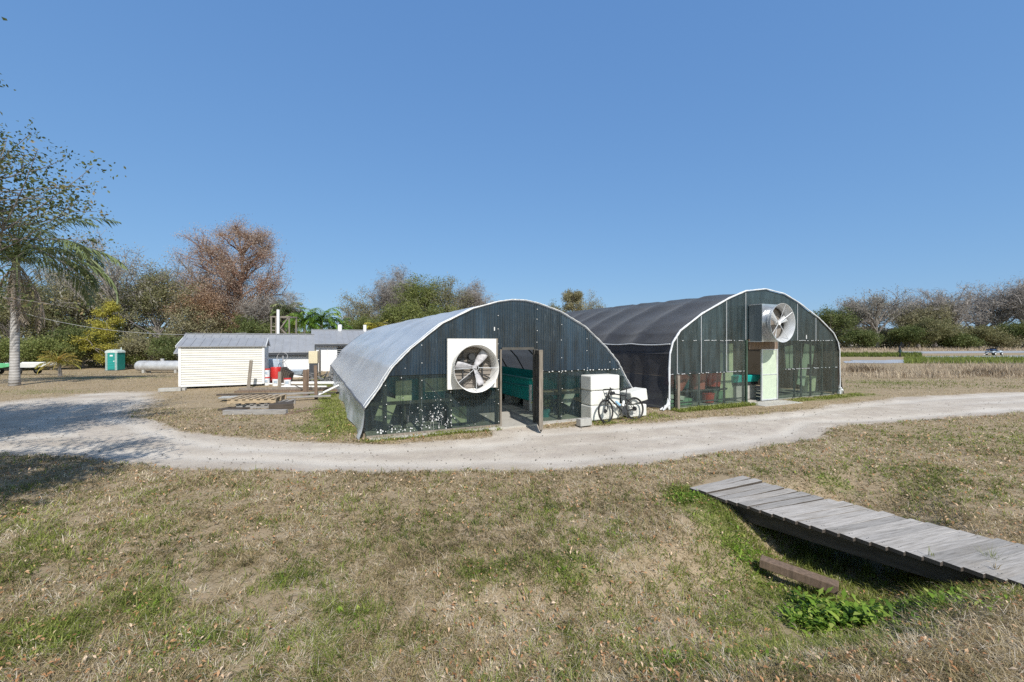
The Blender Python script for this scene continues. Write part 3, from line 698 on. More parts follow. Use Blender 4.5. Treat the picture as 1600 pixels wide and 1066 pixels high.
# ------------------------------------------------------------------ trees
def leaf_cloud(C, size, rng, aspect=.55, droop=0.0, fold=.25):
    """diamond leaves with a crease, one per centre, random facing"""
    n = len(C)
    v = rng.normal(size=(n, 3)); v[:, 2] = v[:, 2] * .8 - droop; v /= np.linalg.norm(v, axis=1, keepdims=True) + 1e-9
    w = rng.normal(size=(n, 3)); s = np.cross(v, w); s /= np.linalg.norm(s, axis=1, keepdims=True) + 1e-9
    u = np.cross(v, s)
    L = (size * (.55 + .9 * rng.random(n)))[:, None]
    m = C + u * L * fold * .5
    V = np.stack([C - v * L * .5, m - s * L * aspect * .5, m + s * L * aspect * .5, C + v * L * .5], 1).reshape(-1, 3)
    b = np.arange(n)[:, None] * 4
    return V, np.concatenate([b + [0, 2, 1], b + [1, 2, 3]])
def bez(a, c, b, n):
    t = np.linspace(0, 1, n)[:, None]
    return a * (1 - t) ** 2 + 2 * c * t * (1 - t) + b * t * t
def tree(name, label, x, y, H, Rr, cb=.3, bark='bark_grey', leaf='leaf_oak', n_limb=14, n_sub=7, n_twig=0, per=40, spread=.7, size=.3, seed=0, shape='round',
         moss=0, group=None, lean=(0, 0), trunk_r=None, cat='tree', twig_len=.16, fill=0, aspect=.55, tw=1.0, lw=1.0, bend=.09):
    rng = np.random.default_rng(seed); z0 = hz(x, y)
    root = thing(name, label, cat, (x, y, z0 - .05), 0, group)
    tr = trunk_r or H * .02
    mb = MB(); tz = H * (.9 if shape in ('cone', 'column', 'oval') else .55)
    top = np.array([lean[0] * tz, lean[1] * tz, tz])
    k = 9; tp = np.array([top * t for t in np.linspace(0, 1, k)]); tp[1:, :2] += np.cumsum(rng.normal(0, H * .008, (k - 1, 2)), 0)
    rad = [tr * (1.5 if i == 0 else 1) * (1 - .8 * i / (k - 1)) + .01 for i in range(k)]
    mb.tube(tp, rad, 7)
    def trunk_at(z):
        t = np.clip(z / tz, 0, 1) * (k - 1); i = min(int(t), k - 2); return tp[i] + (tp[i + 1] - tp[i]) * (t - i)
    cen = []
    zc = (cb + 1) / 2 * H; hz_ = (1 - cb) / 2 * H
    for i in range(n_limb):
        d = rng.normal(size=3); d /= np.linalg.norm(d)
        if shape in ('cone', 'column', 'oval'):
            q = rng.random() ** .8; zz = H * (cb + (1 - cb) * q)
            rr = Rr * ((1 - q ** 1.8) ** .8 * (.62 + .38 * min(1, q / .3)) + .06 if shape == 'cone' else math.sin(math.pi * (.12 + .80 * q ** 1.1)) ** .8 if shape == 'oval' else math.sqrt(max(0, 1 - (2 * q - 1) ** 2)) * .9 + .1) * (.7 + .4 * rng.random()); w = i * 2.4 + rng.random()
            tgt = np.array([rr * math.cos(w), rr * math.sin(w), zz]) + trunk_at(zz) * [1, 1, 0]
            st = trunk_at(max(.12 * H, zz - rr * (.6 + .5 * rng.random())))
        else:
            if d[2] < -.35: d[2] = abs(d[2]) * .6
            rr = .55 + .45 * rng.random() ** .6
            if shape == 'flat': d[2] *= .7
            tgt = np.array([d[0] * Rr * rr, d[1] * Rr * rr, zc + d[2] * hz_ * rr]) + top * [1, 1, 0]
            st = trunk_at(min(tgt[2] * (.35 + .3 * rng.random()), tz))
        L = np.linalg.norm(tgt - st)
        ct = st + (tgt - st) * .5 + np.array([0, 0, L * (.06 + .2 * rng.random())]) + rng.normal(0, L * bend, 3)
        P = bez(st, ct, tgt, 7); P[1:-1] += rng.normal(0, L * .025, (5, 3))
        mb.tube(P, np.linspace(tr * .42 * min(lw, 1.5), (tr * .06 + .006) * lw, 7), 5, False)
        cen.append(P[-1]); cen.append(P[-2])
        for j in range(n_sub):
            t = .3 + .7 * rng.random(); i0 = min(int(t * 6), 5); sp = P[i0] + (P[i0 + 1] - P[i0]) * (t * 6 - i0)
            d2 = rng.normal(size=3) + (tgt - st) / L * 1.0 + np.array([0, 0, .35]); d2 /= np.linalg.norm(d2)
            l2 = L * (.2 + .3 * rng.random()); e = sp + d2 * l2; e[2] = max(e[2], .08 * H)
            Q = bez(sp, sp + d2 * l2 * .5 + rng.normal(0, l2 * .14, 3), e, 4)
            mb.tube(Q, np.linspace((tr * .13 + .004) * lw, (tr * .03 + .004) * lw, 4), 4, False)
            cen.append(e); cen.append(Q[2])
            for q in range(n_twig):
                t2 = .25 + .75 * rng.random(); i1 = min(int(t2 * 3), 2); s3 = Q[i1] + (Q[i1 + 1] - Q[i1]) * (t2 * 3 - i1)
                d3 = rng.normal(size=3) + d2 * .9 + np.array([0, 0, .3]); d3 /= np.linalg.norm(d3); l3 = H * twig_len * (.35 + .5 * rng.random())
                mb.tube([s3, s3 + d3 * l3 * .5 + rng.normal(0, l3 * .06, 3), s3 + d3 * l3], [tr * .035 * tw + .006, tr * .025 * tw + .005, .006 * tw], 3, False)
                if rng.random() < .5: cen.append(s3 + d3 * l3)
    mb.build('trunk', bark, root, smooth=2)
    cen = np.array(cen)
    if per:
        C = np.repeat(cen, per, 0) + rng.normal(0, spread, (len(cen) * per, 3)) * [1, 1, .65]
        if fill:
            f = rng.normal(size=(fill, 3)); f /= np.linalg.norm(f, axis=1, keepdims=True); f *= (rng.random((fill, 1)) ** .4)
            C = np.concatenate([C, f * [Rr, Rr, hz_] + [0, 0, zc] + top * [1, 1, 0]])
        C = C[C[:, 2] > .15]
        clump = np.repeat(rng.random(len(cen)), per); clump = np.concatenate([clump, rng.random(fill)])[:len(C)] if len(clump) + fill >= len(C) else np.resize(clump, len(C))
        V, Fc = leaf_cloud(C, size, rng, aspect)
        t = np.clip(.5 * clump + .5 * rng.random(len(C)), 0, 1)
        mesh_np('crown', V, Fc, leaf, root, {'tint': np.repeat(t, 4)})
    if moss:
        i = rng.integers(0, len(cen), moss); Ls = (.35 + .9 * rng.random(moss)) * H * .09
        kk = 10; C = np.repeat(cen[i], kk, 0) + rng.normal(0, .12, (moss * kk, 3)); C[:, 2] -= rng.random(moss * kk) * np.repeat(Ls, kk)
        V, Fc = leaf_cloud(C, min(H * .03, .42), rng, .28, 3.5)
        mesh_np('hanging_moss', V, Fc, 'moss_grey', root, {'tint': np.repeat(rng.random(len(C)), 4)})
    return root

def frond(L, droop, rng, n=26, leaflet=.35, width=.03, elev=.6, ragged=0.0):
    """one pinnate frond along +x in its own frame; returns verts, quads(as tris)"""
    V = []; Fc = []
    t = np.linspace(0, 1, n)
    ang = elev - droop * t ** 1.4
    dx = np.cos(ang) * L / n; dz = np.sin(ang) * L / n
    x = np.cumsum(dx); z = np.cumsum(dz)
    for i in range(n):
        for sgn in (-1, 1):
            if rng.random() < ragged: continue
            ll = leaflet * (math.sin(math.pi * min(1, .12 + t[i] * .86)) ** .7) * (.8 + .4 * rng.random())
            fw = .5 + .25 * rng.random(); hang = .35 + .6 * rng.random()
            b = np.array([x[i], 0, z[i]]); tip = b + np.array([ll * fw * math.cos(ang[i]), sgn * ll * (.75), -ll * hang * .8 + ll * fw * math.sin(ang[i])])
            md = (b + tip) / 2 + np.array([0, 0, ll * .14])
            w = np.array([width, 0, 0]); o = len(V)
            V += [b - w, b + w, md + w, md - w, tip]; Fc += [(o, o + 1, o + 2), (o, o + 2, o + 3), (o + 3, o + 2, o + 4)]
    for i in range(n - 1):          # rachis ribbon
        w = .035 * (1 - t[i]) + .006; o = len(V)
        V += [np.array([x[i], -w, z[i] + .01]), np.array([x[i], w, z[i] + .01]), np.array([x[i + 1], w, z[i + 1] + .01]), np.array([x[i + 1], -w, z[i + 1] + .01])]
        Fc += [(o, o + 1, o + 2), (o, o + 2, o + 3)]
    return np.array(V), np.array(Fc)
def fronds(root, name, mat, z, specs, rng):
    Vs = []; Fs = []; Ts = []; o = 0
    for az, L, droop, elev, ll, wd, rag, n in specs:
        V, Fc = frond(L, droop, rng, n, ll, wd, elev, rag)
        c, s = math.cos(az), math.sin(az)
        V = np.stack([V[:, 0] * c - V[:, 1] * s, V[:, 0] * s + V[:, 1] * c, V[:, 2] + z], -1)
        Vs.append(V); Fs.append(Fc + o); o += len(V); Ts.append(np.clip(rng.random() * .6 + .4 * rng.random(len(V)), 0, 1))
    return mesh_np(name, np.concatenate(Vs), np.concatenate(Fs), mat, root, {'tint': np.concatenate(Ts)})
def palm(name, label, x, y, H, r, L, seed, leaf='palm_leaf', group=None, nf=18, dead=0, lean=0., ll=.4, wd=.02, trunk='palm_trunk', n=26, up=.9, dr=1.0):
    rng = np.random.default_rng(seed); z0 = hz(x, y)
    root = thing(name, label, 'palm', (x, y, z0 - .04), 0, group)
    zs = np.linspace(0, 1, 14); mb = MB()
    pts = [(lean * H * t * t, 0, H * t) for t in zs]
    mb.tube(pts, [r * (1.25 if t < .02 else 1.08 if t < .1 else (1 - .25 * t)) * (1 + .02 * math.sin(40 * t)) for t in zs], 14)
    mb.build('trunk', trunk, root, smooth=2)
    sp = [(i * 2.399 + rng.random() * .4, L * (.85 + .3 * rng.random()), (1.1 + .9 * rng.random() + .5 * (i / nf)) * dr, up + .35 - 1.3 * (i / nf) + .2 * rng.random(), ll, wd, .05, n) for i in range(nf)]
    o = fronds(root, 'crown', leaf, H, sp, rng); o.location.x = lean * H
    if dead:
        sp = [(i * 2.399 + 1 + rng.random() * .5, L * (.7 + .3 * rng.random()), .5 + .4 * rng.random(), -1.0 - .45 * rng.random(), ll * .55, wd * .6, .3, n) for i in range(dead)]
        o = fronds(root, 'dead_fronds', 'palm_dead', H - .05, sp, rng); o.location.x = lean * H
    return root
# ------------------------------------------------------------------ the two hoop greenhouses
A1 = ([0, .22, .62, 1.35, 2.2, 3.0, 3.45, 3.75, 4.08], [3.49, 3.487, 3.42, 3.21, 2.79, 2.15, 1.69, 1.20, .75])
A2 = ([0, 1.13, 2.05, 3.45, 4.5, 4.85, 4.97], [4.36, 4.23, 3.92, 3.31, 2.69, 2.28, 1.90])
def arch(A, s): return float(np.interp(abs(s), A[0], A[1]))
def arch_line(A, m=6, inset=0.0):
    """arch outline from left knee to right knee"""
    S = np.array([-v for v in A[0][::-1]] + A[0][1:]); Zz = np.array(A[1][::-1] + A[1][1:])
    pts = []
    for i in range(len(S) - 1):
        for k in range(m): t = k / m; pts.append((S[i] + (S[i + 1] - S[i]) * t, Zz[i] + (Zz[i + 1] - Zz[i]) * t))
    pts.append((S[-1], Zz[-1])); P = np.array(pts)
    # take a little of the polygon's hardness off
    Q = P.copy()
    if inset:
        d = np.gradient(Q, axis=0); nrm = np.stack([d[:, 1], -d[:, 0]], -1); nrm /= np.linalg.norm(nrm, axis=1, keepdims=True)
        Q = Q + nrm * inset
    return Q
def corrugated(x0, x1, zb, zt, y, pitch=.076, amp=.009, step=6):
    n = max(2, int(round((x1 - x0) / pitch * step))); xs = np.linspace(x0, x1, n + 1)
    zs_t = np.array([zt(v) if callable(zt) else zt for v in xs]); ok = zs_t > zb + .01
    V = []; Fc = []
    for i, xx in enumerate(xs):
        yy = y - amp * math.sin(2 * math.pi * xx / pitch)
        V += [(xx, yy, zb), (xx, yy, max(zs_t[i], zb + .005))]
    for i in range(n):
        if ok[i] or ok[i + 1]: Fc.append((2 * i, 2 * i + 2, 2 * i + 3, 2 * i + 1))
    return np.array(V), np.array(Fc)
def roof_sheet(name, A, L, mat, parent, sag=0, inset=0.0, ystep=.25, wr=.02, bay=1.9, m=6, noise_s=1.0, y0=0.0):
    Q = arch_line(A, m, inset); ys = np.arange(y0, L + .001, ystep); n = len(Q)
    d = np.gradient(Q, axis=0); nrm = np.stack([d[:, 1], -d[:, 0]], -1); nrm /= np.linalg.norm(nrm, axis=1, keepdims=True)   # inward
    u = np.linspace(-1, 1, n)
    V = np.zeros((len(ys), n, 3))
    for j, y in enumerate(ys):
        off = wr * (fbm(u * 5 * noise_s + 7, np.full(n, y * .8 * noise_s), 4) - .5) * 2
        w = (1 - np.abs(u) ** 6)
        for yc in ((5.6, 11.3) if wr > .04 else ()): off = off - .03 * math.exp(-((y - yc) / .16) ** 2)        # taut over a hoop
        if sag:
            ph = (y % bay) / bay; off = off + sag * math.sin(math.pi * ph) ** .8 * w * (.45 + .55 * np.abs(np.sin(u * 3.5 * math.pi)) ** .7) * (.7 + .5 * fbm(u * 4, np.full(n, y * .3), 2))
        edge = min(1, (y - y0) / .5) if not sag else 1
        V[j, :, 0] = Q[:, 0] + nrm[:, 0] * off * edge; V[j, :, 2] = Q[:, 1] + nrm[:, 1] * off * edge; V[j, :, 1] = y
    i = np.arange(n - 1)[None, :] + n * np.arange(len(ys) - 1)[:, None]
    Fc = np.stack([i, i + n, i + n + 1, i + 1], -1).reshape(-1, 4)
    return mesh_np(name, V.reshape(-1, 3), Fc, mat, parent, None, True)

def panel_row(parent, name, mat, spans, y, amp=.009, pitch=.076):
    for k, (x0, x1, zb, zt) in enumerate(spans):
        V, Fc = corrugated(x0 - .015, x1 + .015, zb, zt, y - .004 * (k % 2), pitch, amp)
        mesh_np(name, V, Fc, mat, parent)
def split(x0, x1, w): 
    n = max(1, round((x1 - x0) / w)); e = np.linspace(x0, x1, n + 1); return list(zip(e[:-1], e[1:]))

def greenhouse_low():
    a = lambda s: arch(A1, s) - .015
    g = thing('greenhouse', 'low hoop greenhouse with grey film roof and white square exhaust fan', 'greenhouse', (T1[0], T1[1], 0), TH)
    roof_sheet('film_roof', A1, 20.4, 'grey_film', g, wr=.045, m=8, y0=-.05)
    roof_sheet('shade_lining', A1, 20.3, 'black_liner', g, inset=.10, wr=0, m=3, y0=.16, ystep=1.0)
    # arch trim along the front edge, knee rails
    Q = arch_line(A1, 8)
    mb = MB(); mb.tube([(x, -.05 + .012 * math.sin(9 * i), z + .01) for i, (x, z) in enumerate(Q)], [.015 + .004 * math.sin(i * 1.7) for i in range(len(Q))], 6); mb.build('front_trim', 'hoop_trim', g, True)
    mb = MB(); mb.tube([(x * 1.004, .20 + .03 * math.sin(.7 * i), z + .012) for i, (x, z) in enumerate(Q)], [.006 + .010 * abs(math.sin(i * .35)) for i in range(len(Q))], 5); mb.build('film_hem', 'film_white', g, True)
    mb = MB(); mb.tube([(-4.10, y, .74 + .012 * math.sin(y * 2)) for y in np.arange(-.05, 20.4, .5)], .028, 6); mb.build('hip_rail', 'interior_steel', g, True)
    mb = MB(); mb.tube([(4.10, y, .74) for y in np.arange(-.05, 20.4, .5)], .028, 6); mb.build('hip_rail', 'interior_steel', g, True)
    # skirts: loose film hanging from the hip rail, flaring out along the grass
    for sg, nm in ((-1, 'side_skirt'), (1, 'side_skirt')):
        ys = np.arange(-.06, 20.5, .14); nz = 11; V = []
        for y in ys:
            for k in range(nz):
                t = k / (nz - 1); fl = (.02 + .34 * (fbm(np.array([y * .5]), np.array([3.3]), 3)[0] - .3) + .10 * math.exp(-((y - .3) / .5) ** 2)) * (.7 if sg < 0 else .3)
                w = .012 * math.sin(y * 5.2 + 3 * math.sin(y * 1.3)) * t + .14 * (fbm(np.array([y * .9]), np.array([t * 2]), 4)[0] - .5) * t
                V.append((sg * (4.10 + fl * t ** 1.6 + w), y, .74 * (1 - t) + .015 * t + .02 * math.sin(y * 3.1) * t))
        n = len(ys); i = np.arange(nz - 1)[None, :] + nz * np.arange(n - 1)[:, None]
        mesh_np(nm, V, np.stack([i, i + 1, i + nz + 1, i + nz], -1).reshape(-1, 4), 'grey_film' if sg < 0 else 'shade_cloth', g, None, True)
    # front end-wall: two rows of corrugated sheets round the doorway
    DX0, DX1, DZ = -.56, .50, 2.12
    up = [(x0, x1, 1.50, a) for x0, x1 in split(-4.06, DX0, .88)] + [(x0, x1, DZ + .01, a) for x0, x1 in split(DX0 + .03, DX1 - .03, 1.2)] + [(x0, x1, 1.48, a) for x0, x1 in split(DX1, 4.06, .9)]
    panel_row(g, 'gable_sheet', 'smoke_panel', up, 0)
    lo = [(x0, x1, .04, lambda s: min(1.52, a(s))) for x0, x1 in split(-4.05, DX0, .88)]
    lo += [(x0, x1, .05, lambda s: min(1.50, a(s))) for x0, x1 in split(DX1, 4.05, .9)]
    panel_row(g, 'wall_sheet', 'clear_panel', lo, .022)
    for x in [-3.6, -2.72, -1.95, -.62, .58, 1.4, 2.3, 3.15, 3.7]:
        mb = MB(); mb.box((x, .10, a(x) / 2), (.085, .09, a(x) - .06)); mb.build('stud', 'stud_wood', g)
    for x0, x1, z in ((-3.5, DX0, 1.5), (DX1, 3.5, 1.46), (-4.0, DX0, .82), (DX1, 4.0, .82), (-2.4, 2.4, 2.3)):
        mb = MB(); mb.box(((x0 + x1) / 2, .052, z), (x1 - x0, .04, .08)); mb.build('girt', 'stud_wood', g)
    for x0, z0, x1, z1 in ((-2.7, 1.42, -1.95, .6), (-1.95, .78, -1.25, .1), (-3.9, .8, -3.3, .5)):
        mb = MB(); mb.bar((x0, .075, z0), (x1, .075, z1), .03, .06, (0, 1, 0)); mb.build('brace', 'stud_wood', g)
    mb = MB(); rr = np.random.default_rng(2)
    for x in [-3.6, -2.72, -1.95, -.62, .58, 1.4, 2.3, 3.15]:
        z = .15
        while z < a(x) - .1:
            mb.box((x + rr.normal(0, .012), -.014, z), (.018, .014, .018)); z += .28 + .25 * rr.random()
    for x in np.arange(.65, 3.6, .11):
        if rr.random() < .75: mb.box((x, -.014, 1.47 + rr.normal(0, .012)), (.022 + .03 * rr.random(), .02, .02))
    tag(mb.build('screw_heads', 'white_trim', g), kind='stuff')
    # splashed white paint low on the left sheets
    mb = MB(); rr = np.random.default_rng(9)
    def splat(x, z, r):
        k = 7; p = [(x + r * (.6 + .6 * rr.random()) * math.cos(2 * math.pi * i / k), z + r * (.7 + .7 * rr.random()) * math.sin(2 * math.pi * i / k)) for i in range(k)]
        mb.prism(p, -.012, -.006)
    for i in range(170):
        c = rr.random()
        if c < .62:
            x = -2.35 + rr.normal(0, .25); z = max(.07, .44 + rr.normal(0, .17) - abs(x + 2.35) * .35)
            splat(x, z, .005 + .018 * rr.random() ** 2.5)
        elif c < .8: splat(-3.35 + rr.normal(0, .24), .09 + abs(rr.normal(0, .10)), .006 + .02 * rr.random() ** 2)
        else: splat(-2.3 + rr.normal(0, .9), .6 + rr.normal(0, .4), .006 + .008 * rr.random())
    for i in range(12):
        x = -2.4 + rr.normal(0, .25); z = .25 + .28 * rr.random(); l = .06 + .18 * rr.random()
        mb.prism([(x, z), (x + .005, z), (x + .004, z - l), (x + .001, z - l)], -.012, -.006)
    tag(mb.build('paint_splash', 'white_paint', g), kind='stuff')
    # door frame and the leaf swung out towards the track
    for x in (DX0, DX1):
        mb = MB(); mb.box((x, -.02, DZ / 2), (.045 if x < 0 else .07, .10, DZ)); mb.build('door_jamb', 'weathered_wood' if x < 0 else 'stud_wood', g, bevel=.005)
    mb = MB(); mb.box(((DX0 + DX1) / 2, -.005, DZ + .02), (DX1 - DX0 - .075, .10, .07)); mb.build('door_head', 'stud_wood', g)
    d = bpy.data.objects.new('door', None); COL.objects.link(d); d.parent = g; d.location = (DX1 + .045, -.06, .06); d.rotation_euler = (0, 0, R(-112.5))
    mb = MB(); mb.box((1.05, 0, 1.03), (.11, .10, 2.06)); mb.build('door_stile', 'weathered_wood', d, bevel=.006)
    mb = MB(); mb.box((.05, 0, 1.03), (.08, .07, 2.06)); mb.build('door_stile', 'stud_wood', d, bevel=.006)
    for z in (.06, 1.0, 1.99): mb = MB(); mb.box((.545, 0, z), (.895, .05, .09)); mb.build('door_rail', 'stud_wood', d)
    V, Fc = corrugated(.09, .99, .05, 2.02, .035); mesh_np('door_sheet', V, Fc, 'smoke_panel', d)
    mb = MB(); mb.lathe([(.0, -.02), (.055, -.02), (.055, .02), (0, .02)], (1.05, 0, .0), 'Y', 14); mb.build('door_wheel', 'tyre_rubber', d)
    # hoops and back wall inside
    for y in np.arange(1.3, 20, 1.9):
        q = arch_line(A1, 4, .14); mb = MB(); mb.tube([(x, y, z) for x, z in q] , .03, 6); mb.build('hoop', 'interior_steel', g, True)
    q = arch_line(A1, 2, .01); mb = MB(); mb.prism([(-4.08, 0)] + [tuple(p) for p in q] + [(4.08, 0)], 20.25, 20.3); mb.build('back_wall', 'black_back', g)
    mb = MB(); mb.tube([(-.74, -.03, 2.63), (-.74, -.03, 2.73)], .016, 6); mb.build('thermostat', 'white_trim', g)
    s = MB(); s.box((0, 9.9, .0), (8.0, 20.2, .06)); s.build('floor_slab', 'floor_slab', g)
    mb = MB(); mb.box((-2.3, -.025, .035), (3.5, .05, .09)); mb.build('sill_board', 'weathered_wood', g)
    return g
greenhouse_low()

def greenhouse_tall():
    a = lambda s: arch(A2, s) - .015
    g = thing('greenhouse', 'taller hoop greenhouse under black shade cloth with round metal fan above its door', 'greenhouse', (T2[0], T2[1], 0), TH)
    roof_sheet('shade_roof', A2, 21.9, 'shade_cloth', g, sag=.14, ystep=.19, wr=.03, bay=1.9, m=8, noise_s=1.4, y0=-.04)
    roof_sheet('inner_lining', A2, 21.5, 'grey_liner', g, inset=.26, wr=0, m=3, ystep=1.0, y0=.2)
    # black curtain hanging from the shoulder rail, gathered at its foot
    for sg in (-1, 1):
        ys = np.arange(-.06, 21.9, .07); nz = 14; V = []
        for y in ys:
            n1 = fbm(np.array([y * 1.1]), np.array([2.0]), 3)[0]
            for k in range(nz):
                t = k / (nz - 1)
                fold = (.065 * math.sin(y * 8 + 4 * n1) + .14 * (n1 - .5)) * t ** 1.4 + .22 * t ** 5
                V.append((sg * (4.93 + .02 + fold + .05 * t), y, 2.24 * (1 - t) + .03 + .02 * math.sin(y * 4) * t))
        n = len(ys); i = np.arange(nz - 1)[None, :] + nz * np.arange(n - 1)[:, None]
        mesh_np('side_curtain', V, np.stack([i, i + 1, i + nz + 1, i + nz], -1).reshape(-1, 4), 'shade_cloth', g, None, True)
        mb = MB(); mb.tube([(sg * 4.97, y, 2.26 - .05 * abs(math.sin(math.pi * y / 1.9)) ** .6) for y in np.arange(-.05, 21.9, .19)], .022, 6); mb.build('shoulder_rope', 'hoop_trim', g, True)
    # wrapped front hoop down to the ground
    Q = arch_line(A2, 8); rr = np.random.default_rng(4)
    pts = [(-5.0, -.04, .02), (-5.0, -.05, .7), (-4.99, -.04, 1.4)] + [(x, -.05, z + .015) for x, z in Q] + [(4.99, -.04, 1.4), (5.0, -.05, .7), (5.0, -.04, .02)]
    mb = MB(); mb.tube(pts, [(.018 if p[0] > -1 else .026) + .012 * rr.random() for p in pts], 8); mb.build('front_hoop', 'film_white', g, True)
    for sx, dx in ((-5.0, -.25), (5.0, .22)):                      # loose film bunched at the hoop feet
        mb = MB()
        for k in range(8):
            w = rr.random() * 6; mb.tube([(sx + .03 * math.cos(w), -.05 + .05 * math.sin(w), .42 - .02 * k), (sx + dx * .4 * rr.random(), -.1 + .12 * rr.random(), .2), (sx + dx * rr.random() * 1.3, -.12 + .2 * rr.random(), .03)], [.02, .045, .03], 5)
        mb.build('film_bunch', 'film_white', g, True)
    DX0, DX1, DZ = -1.06, .71, 2.42
    W = 1.22
    up = [(x0, x1, 2.36, a) for x0, x1 in split(-4.93, -1.02, W)] + [(x0, x1, 2.43, a) for x0, x1 in split(-1.02, .69, 1.4)] + [(x0, x1, 2.36, a) for x0, x1 in split(.69, 4.93, W)]
    panel_row(g, 'gable_sheet', 'smoke_panel_wide', up, 0, .006, .076)
    lo = [(x0, x1, .06, lambda s: min(1.22, a(s))) for x0, x1 in split(-4.93, DX0, W)] + [(x0, x1, .06, lambda s: min(1.22, a(s))) for x0, x1 in split(DX1, 4.93, W)]
    panel_row(g, 'wall_sheet', 'clear_panel_wide', lo, .02, .006)
    md = [(x0, x1, 1.20, lambda s: min(2.38, a(s))) for x0, x1 in split(-4.93, -2.0, W)] + [(x0, x1, 1.20, 2.38) for x0, x1 in split(-2.0, DX0, 1)] + [(x0, x1, 1.2, lambda s: min(2.38, a(s))) for x0, x1 in split(DX1, 4.93, W)]
    for k, (x0, x1, zb, zt) in enumerate(md):
        V, Fc = corrugated(x0 - .015, x1 + .015, zb, zt, .01 - .004 * (k % 2), .076, .006)
        mesh_np('middle_sheet', V, Fc, 'clear_panel_wide' if (-2.1 < x0 < -1 or x0 > .6) else 'smoke_panel_wide', g)
    for x in [-4.6, -3.45, -2.15, -1.12, .76, 2.0, 2.45, 3.1, 3.9, 4.75]:
        mb = MB(); mb.box((x, .09, a(x) / 2), (.055, .06, a(x) - .06)); mb.build('stud', 'interior_steel', g)
    for x in (-4.6, -3.45, -2.15, -1.1, 2.05, 3.3):                    # pale sheet seams seen on the face
        mb = MB(); zb = 2.36 if x > -2 else 1.2; mb.box((x, -.012, (a(x) + zb) / 2), (.022, .012, a(x) - zb - .03)); mb.build('seam_strip', 'galv_dull', g)
    for x0, x1, z in ((-4.9, DX0, 1.21), (DX1, 4.9, 1.21), (-4.75, DX0, 2.37), (1.9, 4.6, 2.37), (-2.9, 2.0, 3.55), (-4.9, DX0, .2), (DX1, 4.9, .2)):
        mb = MB(); mb.box(((x0 + x1) / 2, .06, z), (x1 - x0, .03, .05)); mb.build('girt', 'interior_steel', g)
    mb = MB()
    for x0, x1, z in ((-4.9, DX0, 1.215), (-4.7, -1.2, 2.37), (1.2, 4.9, 1.215), (2.2, 4.5, 2.37)):
        for x in np.arange(x0, x1, .09):
            if rr.random() < .6: mb.box((x, -.012, z + rr.normal(0, .006)), (.05 + .03 * rr.random(), .012, .022))
    tag(mb.build('screw_heads', 'galv_dull', g), kind='stuff')
    # doorway: dark header board, frame, pale sheet leaf standing in the right half
    mb = MB(); mb.box(((DX0 + DX1) / 2 + .03, -.05, 2.22), (DX1 - DX0 - .1, .06, .38)); mb.build('header_board', 'brown_wood', g, bevel=.006)
    for x in (DX0 - .02, DX1 + .02):
        mb = MB(); mb.box((x, -.01, 1.2), (.07, .09, 2.38)); mb.build('door_jamb', 'green_paint' if x < 0 else 'interior_steel', g, bevel=.005)
    d = bpy.data.objects.new('door', None); COL.objects.link(d); d.parent = g; d.location = (.21, -.05, .05)
    mb = MB(); mb.box((0, 0, 1.0), (.86, .02, 1.9)); mb.build('door_sheet', 'pale_green_sheet', d)
    mb = MB()
    for x in (-.46, .46): mb.box((x, -.005, 1.0), (.05, .05, 2.0))
    for z in (.025, 1.975, 1.0): mb.box((0, -.004, z), (.868, .046, .05 if z != 1.0 else .03))
    mb.build('door_frame', 'galv_dull', d)
    for y in np.arange(1.3, 21, 1.9):
        q = arch_line(A2, 4, .3); mb = MB(); mb.tube([(x, y, z) for x, z in q], .03, 6); mb.build('hoop', 'interior_steel', g, True)
    q = arch_line(A2, 2, .01); mb = MB(); mb.prism([(-4.95, 0)] + [tuple(p) for p in q] + [(4.95, 0)], 21.6, 21.65); mb.build('back_wall', 'grey_back', g)
    s = MB(); s.box((0, 10.8, 0), (9.8, 21.3, .06)); s.box((-.2, -.45, -.005), (2.2, .9, .05)); s.build('floor_slab', 'floor_slab', g)
    mb = MB(); mb.box((2.62, -.02, 2.52), (.035, .03, .16)); mb.build('thermostat', 'white_trim', g)
    mb = MB(); mb.box((-.72, -.03, 2.47), (.16, .06, .10)); mb.tube([(-.75, -.03, 2.5), (-.3, -.06, 2.46), (.5, -.07, 2.4), (.62, -.07, 1.6), (.66, -.06, .8)], .012, 5); mb.build('power_box', 'white_trim', g)
    return g
greenhouse_tall()

# ------------------------------------------------------------------ fans
def fan_square():
    x, y = loc(T1, -1.39, -.05)
    f = thing('exhaust_fan', 'three blade exhaust fan in white square housing on the low greenhouse', 'fan', (x, y, 0), TH)
    zc, rc = 1.64, .565; S = .68; zm = 1.755
    mb = MB(); n = 48; ring = []; sq = []
    for k in range(n):
        w = 2 * math.pi * k / n; c, s = math.cos(w), math.sin(w)
        ring.append((rc * c, rc * s + zc)); m = max(abs(c), abs(s)); sq.append((S * c / m, zm + S * .965 * s / m))
    vs = [(p[0], -.04, p[1]) for p in ring] + [(p[0], -.04, p[1]) for p in sq] + [(p[0], .03, p[1]) for p in sq]
    fs = [(k, (k + 1) % n, n + (k + 1) % n, n + k) for k in range(n)] + [(n + k, n + (k + 1) % n, 2 * n + (k + 1) % n, 2 * n + k) for k in range(n)]
    mb.add(vs, fs); mb.build('housing', 'fan_white', f)
    mb = MB(); mb.box((.70, -.02, 1.755), (.045, .06, 1.33)); mb.build('side_post', 'weathered_wood', f)
    mb = None
    return f, mb, zc, rc
